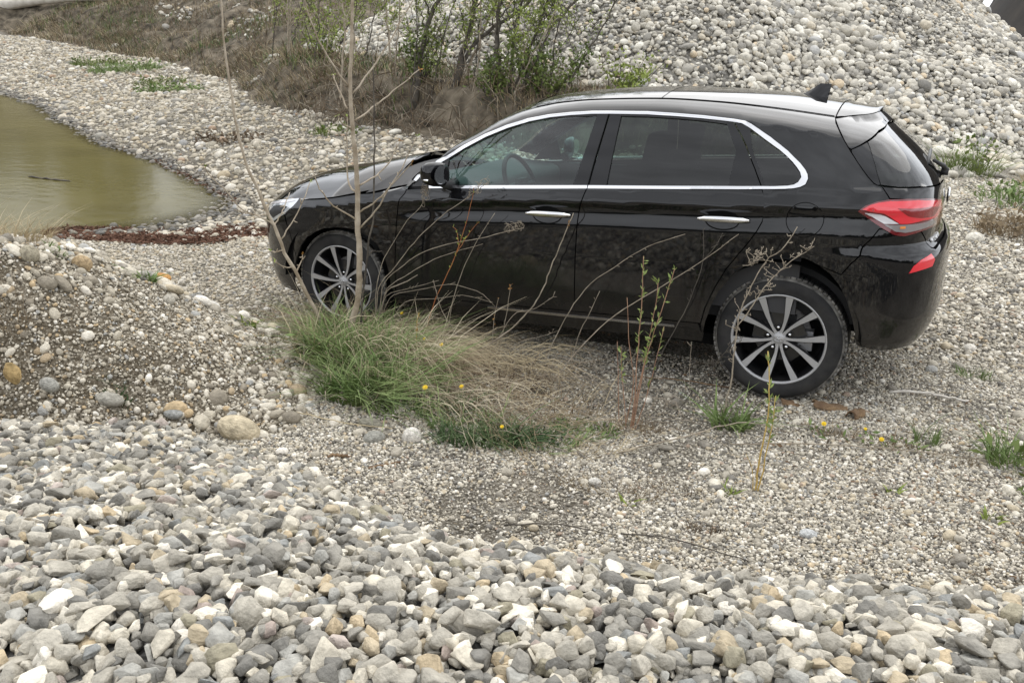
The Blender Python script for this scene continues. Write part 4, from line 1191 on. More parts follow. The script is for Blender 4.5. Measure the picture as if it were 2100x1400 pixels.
# --- shark fin
fx0, fx1, fz0 = 3.385, 3.555, 1.445
sf = MB()
rows = []
for t in np.linspace(0, 1, 9):
    zz_ = t*.068
    xa = fx0+.13*t**.75; xb = fx1+.015*t
    w_ = .034*(1-t)**.8+.004
    xm = xa+(xb-xa)*.62
    rows.append([(xa, 0), (xa*.6+xm*.4, -w_*.65), (xm, -w_), (xb, -w_*.8), (xb-.012, 0), (xb, w_*.8), (xm, w_), (xa*.6+xm*.4, w_*.65)])
V = [(q[0]-X0, q[1], fz0-(q[0]-fx0)*.07+t*.08+.004) for t, r_ in zip(np.linspace(0, 1, 9), rows) for q in r_]
F = [(i*8+k, i*8+(k+1) % 8, (i+1)*8+(k+1) % 8, (i+1)*8+k) for i in range(8) for k in range(8)] + [tuple(64+k for k in range(8))]
sf.add(V, F)
sf.build('roof_antenna', m_gloss, car, auto=50)

# --- door handles
def handle(sc, zc_, parent, mirror):
    P_, N_ = B(np.array([sc]), np.array([zc_])); P_, N_ = P_[0], N_[0]
    cup = [(sc-.012+.085*math.cos(a), zc_-.004+.047*math.sin(a)) for a in np.linspace(0, 2*math.pi, 25)[:-1]]
    panel('handle_cup_shade', cup, m_void, parent, off=.0008, th=.001, gap=0, mirror=mirror)  # flat black patch painted as the shade inside a hollow cup
    cup2 = [(sc-.012+.078*math.cos(a), zc_-.006-abs(.038*math.sin(a))) for a in np.linspace(0, math.pi, 13)]
    panel('cup_shine', cup2, m_paint, parent, off=.0016, th=.001, gap=0, mirror=mirror)
    hb = MB()
    n_ = 13
    t = np.linspace(-1, 1, n_)
    pts = []
    for q in t:
        s_ = sc+q*.128
        z_ = zc_+.003*q
        pp, nn_ = B(np.array([s_]), np.array([z_]), .018+.012*(1-q*q))
        pts.append(pp[0]-ORG)
    pts = np.array(pts)
    V, F = [], []
    for i, (p_, q) in enumerate(zip(pts, t)):
        h = .0135*(1-.45*abs(q)**3); d_ = .010
        for (dy, dz) in ((-d_, h*.4), (-d_*.4, h), (d_*.8, h*.9), (d_, 0), (d_*.8, -h*.9), (-d_*.4, -h), (-d_, -h*.4)):
            V.append((p_[0], p_[1]+dy, p_[2]+dz))
    k7 = 7
    for i in range(n_-1):
        for k in range(k7):
            F.append((i*k7+k, i*k7+(k+1) % k7, (i+1)*k7+(k+1) % k7, (i+1)*k7+k))
    F += [tuple(range(k7)), tuple((n_-1)*k7+k for k in range(k7))[::-1]]
    if mirror: V = [(x, -y, z) for x, y, z in V]; F = [q[::-1] for q in F]
    hb.add(V, F)
    hb.build('handle', m_chrome, parent, auto=45)
for (da, db), mir in zip(zip(door_f, door_r), (False, True)):
    handle(2.918, .862, da, mir); handle(3.833, .905, db, mir)

# --- door mirrors
def wing_mirror(sg):
    root = MB()
    c_ = np.array([1.705-X0, -.975*sg, 1.045])
    V, F = [], []
    nu, nv = 18, 11
    for i in range(nv):
        a = math.pi*i/(nv-1)
        for k in range(nu):
            b = 2*math.pi*k/nu
            x = -math.cos(a); r_ = math.sin(a)**.6
            yy = math.copysign(abs(math.cos(b))**.7, math.cos(b))*r_; zz_ = math.copysign(abs(math.sin(b))**.7, math.sin(b))*r_
            x2 = x*.062 if x < 0 else x*.028
            V.append((c_[0]+x2+.02*yy*sg, c_[1]+yy*.092, c_[2]+zz_*.066+.01*yy*-sg))
    for i in range(nv-1):
        for k in range(nu):
            F.append((i*nu+k, i*nu+(k+1) % nu, (i+1)*nu+(k+1) % nu, (i+1)*nu+k))
    root.add(V, F)
    o = root.build('wing_mirror', m_paint, car)
    g = MB()
    P = [(c_[0]+.032, c_[1]+.078*math.cos(a), c_[2]+.050*math.sin(a)) for a in np.linspace(0, 2*math.pi, 21)[:-1]]
    g.add(P, [tuple(range(20))]); g.build('mirror_glass', m_chrome, o)
    h = MB(); h.tube([(c_[0]+.0, c_[1]-.094*sg, c_[2]-.024), (c_[0]-.04, c_[1]-.078*sg, c_[2]-.024), (c_[0]-.064, c_[1]-.02*sg, c_[2]-.026), (c_[0]-.05, c_[1]+.05*sg, c_[2]-.028)], .007, 6)
    h.build('repeater', m_satin, o)
    s_ = MB(); s_.tube([(c_[0]+.01, c_[1]+.05*sg, c_[2]-.05), (c_[0]+.01, -.845*sg, c_[2]-.075), (c_[0]+.015, -.80*sg, c_[2]-.06)], [.028, .03, .03], 8)
    s_.build('mirror_foot', m_dark, o)
wing_mirror(1); wing_mirror(-1)

# --- wheels
def wheel(cx, sg, rot):
    """outer face towards -y for sg=1"""
    w = MB()
    Y = lambda q: q*sg
    prof = [(.226, -.792), (.232, -.799), (.238, -.800), (.252, -.804), (.270, -.806), (.288, -.803), (.300, -.796), (.309, -.785), (.3135, -.772), (.3155, -.75),
            (.3165, -.735), (.3165, -.70), (.3165, -.66), (.3155, -.62), (.309, -.60), (.29, -.588), (.25, -.590), (.226, -.60)]
    w.lathe([(r_, y_*sg) for r_, y_ in prof], 72, 0, (cx-X0, 0, .317))
    # tread blocks
    for k in range(72):
        a = 2*math.pi*(k+.5)/72
        ca, sa = math.cos(a), math.sin(a)
        rotm = np.array([[ca, 0, -sa], [0, 1, 0], [sa, 0, ca]])
        for yy, ww in ((-.768, .030), (-.725, .03), (-.69, .03), (-.655, .03), (-.618, .026)):
            w.box((cx-X0+.3165*ca, yy*sg, .317+.3165*sa), (.010, ww, .0225), 1 if yy < -.76 else 0, rotm)
    # dusty shoulder
    w.lathe([(.3015, -.7965*sg), (.3095, -.7865*sg), (.3145, -.7725*sg)], 72, 1, (cx-X0, 0, .317))
    ty = w.build('tyre', [m_rubber, m_dusty], None)
    root = empty('wheel', (0, 0, 0)); root.parent = car
    ty.parent = root
    b = MB()
    b.lathe([(.232, -.797*sg), (.2285, -.800*sg), (.222, -.797*sg), (.219, -.788*sg)], 72, 0, (cx-X0, 0, .317))
    b.lathe([(.219, -.788*sg), (.212, -.76*sg), (.205, -.70*sg), (.205, -.60*sg), (.12, -.595*sg), (.03, -.60*sg)], 60, 1, (cx-X0, 0, .317))
    b.build('rim', [m_wheel, m_wheeldark], root)
    d = MB(); d.lathe([(.06, -.672*sg), (.142, -.672*sg), (.142, -.650*sg)], 48, 0, (cx-X0, 0, .317)); d.lathe([(.0, -.70*sg), (.062, -.69*sg), (.064, -.655*sg)], 24, 1, (cx-X0, 0, .317))
    d.build('brake_disc', [m_disc, m_wheeldark], root)
    cal = MB(); cal.box((cx-X0+(.13 if cx > 2 else .125), -.69*sg, .307), (.05, .06, .10)); cal.box((cx-X0+(.105 if cx > 2 else .10), -.715*sg, .312), (.03, .03, .05))
    cal.build('caliper', m_alloy, root, smooth=False)
    for k in range(5):
        for sd_ in (-1, 1):
            a0 = rot+2*math.pi*k/5
            s_ = MB()
            rr = [.027, .045, .062, .09, .13, .17, .205, .224]
            V, F = [], []
            for j, r_ in enumerate(rr):
                t = max(0.0, (r_-.04)/.184)
                ang = a0+sd_*(R(31)*(1-t)**1.6+R(17.2)*(1-(1-t)**1.6))
                hw = np.interp(r_, [.027, .045, .062, .09, .13, .224], [.0088, .0072, .0066, .0076, .0104, .0178])
                yf = np.interp(r_, [.04, .09, .16, .224], [-.772, -.776, -.787, -.796])
                e_r = np.array([math.cos(ang), 0, math.sin(ang)]); e_t = np.array([-math.sin(ang), 0, math.cos(ang)])
                cpt = e_r*r_+np.array([cx-X0, 0, .317])
                skew = -sd_*.006*(1-t)
                for (tt, yy) in ((-hw+skew, yf), (hw+skew, yf), (hw*.95+.004, yf+.012), (hw*.7, yf+.045), (-hw*.7, yf+.045), (-hw*.95-.004, yf+.012)):
                    q = cpt+e_t*tt; V.append((q[0], yy*sg, q[2]))
            mi_ = []
            for j in range(len(rr)-1):
                for e in range(6):
                    f = (j*6+e, j*6+(e+1) % 6, (j+1)*6+(e+1) % 6, (j+1)*6+e)
                    F.append(f if sg > 0 else f[::-1]); mi_.append(0 if e == 0 else 1)
            s_.v = V; s_.f = F; s_.mi = mi_
            s_.build('spoke', [m_wheel, m_wheeldark], root, smooth=False)
        # gloss black web between the two spokes of a pair
        am = rot+2*math.pi*k/5
        wv, wf = [], []
        for r_, hw in ((.046, .020), (.075, .030), (.105, .034), (.130, .035)):
            yw = np.interp(r_, [.04, .13], [-.758, -.752])
            for q_ in (-1, 1):
                e_r = np.array([math.cos(am), 0, math.sin(am)]); e_t = np.array([-math.sin(am), 0, math.cos(am)])
                p_ = e_r*r_+e_t*hw*q_+np.array([cx-X0, yw*sg, .317]); wv.append(p_)
        for j in range(3): wf.append((2*j, 2*j+1, 2*j+3, 2*j+2))
        nb_ = len(wv)
        wv += [p_+np.array([0, .012*sg, 0]) for p_ in wv]
        wf += [tuple(i_+nb_ for i_ in f_[::-1]) for f_ in wf] + [(6, 7, 7+nb_, 6+nb_)]
        w_ = MB(); w_.add(wv, wf); w_.build('spoke_web', m_wheeldark, root, smooth=False)
        # nut between the two spokes of a pair
        a = rot+2*math.pi*k/5
        n_ = MB(); q = (cx-X0+.056*math.cos(a), 0, .317+.056*math.sin(a))
        n_.lathe([(0, -.772*sg), (.0075, -.771*sg), (.009, -.764*sg), (.009, -.73*sg)], 10, 0, q)
        n_.lathe([(.0165, -.769*sg), (.0135, -.735*sg), (.0, -.735*sg)], 14, 1, q)
        n_.build('wheel_nut', [m_satin, m_wheeldark], root)
    h = MB(); h.lathe([(0, -.779*sg), (.024, -.7785*sg), (.0275, -.776*sg), (.029, -.772*sg), (.034, -.771*sg), (.037, -.762*sg), (.038, -.74*sg)], 32, 0, (cx-X0, 0, .317))
    h.build('hub_cap', m_wheel, root)
    # emblem: slanted letter in an oval
    e = MB()
    P = [(cx-X0+.0195*math.cos(a), -.7805*sg, .317+.0115*math.sin(a)) for a in np.linspace(0, 2*math.pi, 25)]
    e.tube(P, .0014, 5, cap=False)
    for pp in ([(-.0095, -.0085), (-.0045, .0085)], [(.0045, -.0085), (.0095, .0085)], [(-.007, -.002), (.007, .002)]):
        e.tube([(cx-X0+pp[0][0]*sg, -.7808*sg, .317+pp[0][1]), (cx-X0+pp[1][0]*sg, -.7808*sg, .317+pp[1][1])], .0017, 5)
    e.build('emblem', m_chrome, root)
wheel(3.535, 1, R(98)); wheel(.885, 1, R(86)); wheel(3.535, -1, R(40)); wheel(.885, -1, R(10))

# --- cabin
def cushion(name, c, d, rot=0.0, mat=m_cloth, parent=None):
    bm = bmesh.new(); bmesh.ops.create_cube(bm, size=1)
    for v in bm.verts: v.co = Vector((v.co.x*d[0], v.co.y*d[1], v.co.z*d[2]))
    bmesh.ops.bevel(bm, geom=list(bm.edges), offset=min(d)*.3, segments=3, affect='EDGES', profile=.5)
    bm.transform(Matrix.Translation((c[0]-X0, c[1], c[2])) @ Matrix.Rotation(rot, 4, 'Y'))
    me = bpy.data.meshes.new(name); bm.to_mesh(me); bm.free()
    me.polygons.foreach_set('use_smooth', [True]*len(me.polygons))
    return link(name, me, parent, [mat])
for yy in (-.37, .37):
    st = cushion('front_seat', (2.32, yy, .52), (.52, .50, .16), R(-8), parent=car)
    cushion('seat_back', (2.62, yy, .82), (.14, .48, .60), R(18), parent=st)
    cushion('headrest', (2.75, yy, 1.18), (.09, .26, .17), R(12), parent=st)
rs = cushion('rear_seat', (3.2, 0, .55), (.5, 1.25, .16), R(-8), parent=car)
cushion('seat_back', (3.52, 0, .84), (.14, 1.24, .52), R(20), parent=rs)
for yy in (-.38, .38):
    cushion('headrest', (3.62, yy, 1.13), (.09, .25, .13), R(12), parent=rs)
cushion('dashboard', (1.55, 0, .86), (.42, 1.36, .22), R(6), m_trim, car)
sw = MB()
cc = np.array([1.93-X0, -.37, .93]); tl_ = R(-24)
P = [(cc[0]+.185*math.sin(a)*math.sin(tl_), cc[1]+.185*math.cos(a), cc[2]+.185*math.sin(a)*math.cos(tl_)) for a in np.linspace(0, 2*math.pi, 33)]
sw.tube(P, .014, 8, cap=False)
sw.box(cc, (.03, .12, .08)); sw.tube([cc+np.array([0, -.17, 0]), cc+np.array([0, .17, 0])], .012, 6); sw.tube([cc, cc+np.array([-.3, 0, -.12])], .03, 8)
sw.build('steering_wheel', m_trim, car)
fl = MB(); fl.box((2.5-X0, 0, .40), (2.2, 1.4, .05)); fl.box((1.35-X0, 0, .62), (.06, 1.4, .5)); fl.box((3.78-X0, 0, .70), (.5, 1.3, .6)); fl.box((2.3-X0, 0, .62), (.9, .2, .2))
for sg in (-1, 1): fl.box((2.5-X0, sg*.76, .70), (2.2, .04, .5))
fl.build('cabin_floor', m_trim, car, smooth=False)
rv = MB(); rv.box((2.02-X0, 0, 1.33), (.03, .24, .06)); rv.build('rear_view_mirror', m_trim, car, smooth=False)

# --- tailgate details
e = MB()
P = [(4.205-X0+.0, .062*math.cos(a), .975+.034*math.sin(a)) for a in np.linspace(0, 2*math.pi, 33)]
e.tube(P, .006, 6, cap=False)
for pp in ([(-.03, -.024), (-.014, .024)], [(.014, -.024), (.03, .024)], [(-.022, -.006), (.022, .006)]):
    e.tube([(4.206-X0, pp[0][0]*-1, .975+pp[0][1]), (4.206-X0, pp[1][0]*-1, .975+pp[1][1])], .006, 6)
e.build('emblem', m_chrome, tg[0])
wp = MB()
wp.tube([(4.165-X0, 0, 1.085), (4.175-X0, 0, 1.10), (4.16-X0, -.05, 1.125), (4.11-X0, -.22, 1.165)], [.02, .016, .012, .008], 8)
wp.tube([(4.09-X0, -.03, 1.20), (4.085-X0, -.30, 1.155)], .008, 6)
wp.box((4.17-X0, 0, 1.092), (.035, .05, .035))
wp.build('rear_wiper', m_dark, car)
# maker's name on the tailgate
fc = bpy.data.curves.new('letters', 'FONT'); fc.body = 'HYUNDAI'; fc.size = .034; fc.extrude = .0015; fc.space_character = 1.15
to = bpy.data.objects.new('letters', fc); COL.objects.link(to)
dg = bpy.context.evaluated_depsgraph_get()
tme = bpy.data.meshes.new_from_object(to.evaluated_get(dg)); bpy.data.objects.remove(to)
co = np.array([v.co[:] for v in tme.vertices])
w0 = co[:, 0].max()
ss_ = np.interp(co[:, 0], [0, w0], [5.02, 5.22])
zz_ = .815+co[:, 1]*1.0
Pt, Nt = B(ss_, zz_, 0)
Pt = Pt+Nt*(.003+co[:, 2:3])
for v, q in zip(tme.vertices, Pt-ORG): v.co = q
tme.name = 'badge_lettering'
lo_ = link('badge_lettering', tme, tg[0], [m_badge])

# ================================================================== vegetation
m_dry = noisy('dry_grass', (.34, .275, .17), (.50, .42, .28), 3, .85, spec=.15)
m_pale = noisy('pale_straw', (.44, .37, .25), (.60, .52, .38), 3, .85, spec=.15)
m_dry2 = noisy('old_grass', (.17, .13, .085), (.30, .235, .15), 3, .9, spec=.1)
m_brown = noisy('dead_brush', (.085, .062, .042), (.19, .145, .10), 3, .9, spec=.1)
m_green = noisy('green_grass', (.10, .155, .045), (.20, .255, .095), 4, .7, spec=.25)
m_green2 = noisy('dark_grass', (.040, .075, .028), (.085, .125, .05), 4, .7, spec=.25)
m_leafy = noisy('spring_leaf', (.15, .20, .04), (.27, .31, .08), 5, .65, spec=.25)
m_leafd = noisy('bush_leaf', (.075, .11, .025), (.17, .205, .06), 2.5, .65, spec=.25)
m_willow = noisy('willow_leaf', (.15, .21, .055), (.25, .30, .10), 6, .65)
m_yellow = principled('dandelion_yellow', (.80, .56, .015), .7)
m_bud = noisy('brown_bud', (.20, .10, .03), (.38, .20, .06), 20, .8)
m_bark = noisy('pale_bark', (.25, .20, .14), (.42, .36, .28), 14, .85, .4, 40)
m_barkd = noisy('dark_bark', (.055, .048, .04), (.12, .105, .085), 12, .9, .4, 40)
m_stalk = noisy('grey_stalk', (.21, .175, .13), (.36, .31, .24), 20, .85)
m_redstem = noisy('red_stem', (.30, .09, .035), (.40, .17, .06), 12, .7)
m_yelstem = noisy('yellow_stem', (.40, .27, .07), (.50, .36, .12), 12, .7)
m_pinkstem = noisy('pink_stem', (.25, .14, .09), (.36, .22, .14), 12, .75)
m_wood = noisy('weathered_wood', (.50, .46, .40), (.68, .64, .58), 5, .85, .3, 30)
m_chip = noisy('bark_chip', (.12, .075, .045), (.24, .16, .09), 12, .9, .4, 40)

def blades(roots, height, lean, width, bend=.5, segs=3, seed=0):
    """many grass blades in one mesh: LEAN is a vector per blade added over its height"""
    r_ = np.random.default_rng(seed)
    n = len(roots)
    a = r_.uniform(0, 2*np.pi, n)
    w = np.stack([np.cos(a), np.sin(a), 0*a], 1)*width[:, None]
    V = np.empty((n, 2*segs+1, 3)); 
    for k in range(segs+1):
        t = k/segs
        c = roots + np.array([0, 0, 1])*(height*t*(1-.35*bend*t))[:, None] + lean*(t**1.8)[None] if False else roots + np.array([0, 0, 1.])*(height*(t-.35*bend*t*t))[:, None] + lean*(t**1.8)
        if k < segs:
            V[:, 2*k] = c-w*(1-.75*t)*.5; V[:, 2*k+1] = c+w*(1-.75*t)*.5
        else:
            V[:, 2*k] = c
    m_ = 2*segs+1
    base = (np.arange(n)*m_)[:, None]
    Q = np.concatenate([base+np.array([[2*k, 2*k+1, 2*k+3, 2*k+2]]) for k in range(segs-1)], 0) if segs > 1 else np.zeros((0, 4), int)
    T = base+np.array([[2*segs-2, 2*segs-1, 2*segs]])
    return V.reshape(-1, 3), Q, T

def blade_obj(name, parts, mats, parent=None, kind='stuff'):
    """parts: list of (V,Q,T,material index)"""
    v, l, st, tot, mi, off, loops = [], [], [], [], [], 0, 0
    for V, Q, T, k in parts:
        v.append(V)
        for F, c in ((Q, 4), (T, 3)):
            if len(F):
                l.append((F+off).ravel()); st.append(loops+c*np.arange(len(F))); tot.append(np.full(len(F), c)); mi.append(np.full(len(F), k)); loops += F.size
        off += len(V)
    v = np.concatenate(v); l = np.concatenate(l); st = np.concatenate(st); tot = np.concatenate(tot); mi = np.concatenate(mi)
    me = bpy.data.meshes.new(name)
    me.vertices.add(len(v)); me.vertices.foreach_set('co', v.astype(np.float32).ravel())
    me.loops.add(len(l)); me.loops.foreach_set('vertex_index', l.astype(np.int32))
    me.polygons.add(len(st)); me.polygons.foreach_set('loop_start', st.astype(np.int32)); me.polygons.foreach_set('loop_total', tot.astype(np.int32))
    me.polygons.foreach_set('material_index', mi.astype(np.int32)); me.polygons.foreach_set('use_smooth', np.ones(len(st), bool))
    me.update(calc_edges=True); me.validate()
    o = link(name, me, parent, mats)
    if kind: o['kind'] = kind
    return o

def scatter_disc(n, cx, cy, rx, ry, seed, rot=0.0, pw=.5):
    r_ = np.random.default_rng(seed)
    a = r_.uniform(0, 2*np.pi, n); q = r_.uniform(0, 1, n)**pw
    x, y = rx*q*np.cos(a), ry*q*np.sin(a)
    return cx+x*math.cos(rot)-y*math.sin(rot), cy+x*math.sin(rot)+y*math.cos(rot)

def tuft(cx, cy, rx, ry, n, hgt, lean, width, seed, rot=0.0, spread=1.0, hf=None, sink=.01, bend=.5):
    """returns blade arrays for one patch, blades leaning outwards plus LEAN"""
    r_ = np.random.default_rng(seed)
    x, y = scatter_disc(n, cx, cy, rx, ry, seed, rot)
    z = (hf or top_h)(x, y)-sink
    h = hgt*np.clip(r_.normal(1, .28, n), .3, 1.8)
    out = np.stack([x-cx, y-cy, 0*x], 1)/max(rx, ry)
    L = (out*.45*spread+r_.normal(0, .40, (n, 3))*spread+np.array(lean))*h[:, None]
    L[:, 2] = -np.abs(L[:, 2])*.3
    return blades(np.stack([x, y, z], 1), h, L, width*r_.uniform(.6, 1.4, n), bend, 3, seed)

def leaf_cloud(pts, dirs, size, seed, narrow=.35):
    """small folded leaves: two triangles' worth of quad each"""
    r_ = np.random.default_rng(seed)
    n = len(pts)
    d = np.asarray(dirs, float)+r_.normal(0, .55, (n, 3)); d /= np.linalg.norm(d, axis=1, keepdims=True)
    u = np.cross(d, r_.normal(size=(n, 3))); u /= np.maximum(np.linalg.norm(u, axis=1, keepdims=True), 1e-6)
    s = size*r_.uniform(.55, 1.35, n)[:, None]
    V = np.stack([pts, pts+d*s*.5+u*s*narrow*.5, pts+d*s, pts+d*s*.5-u*s*narrow*.5], 1).reshape(-1, 3)
    Q = (np.arange(n)*4)[:, None]+np.array([[0, 1, 2, 3]])
    return V, Q, np.zeros((0, 3), int)

def along(pts, t):
    pts = np.asarray(pts, float)
    L = np.concatenate([[0], np.cumsum(np.linalg.norm(np.diff(pts, axis=0), axis=1))]); L /= L[-1]
    return np.stack([np.interp(t, L, pts[:, k]) for k in range(3)], 1)

def wob(pts, n, amp, seed):
    """smooth curve through pts with slight kinks"""
    q = spline(pts, n)
    r_ = np.random.default_rng(seed)
    q[1:-1] += r_.normal(0, amp, (n-2, 3))
    return q

def ground_on(p_):
    """drop the first point of a stem just under the ground"""
    p_ = [tuple(q) for q in p_]
    x, y, z = p_[0]
    return [(x, y, float(top_h(np.array([x]), np.array([y]))[0])-.02)]+p_[1:]

def rebase(o, base):
    """move a thing's origin to its base without moving its parts"""
    base = Vector(base); o.location = base
    for c in o.children:
        c.data.transform(Matrix.Translation(-base))
    return o

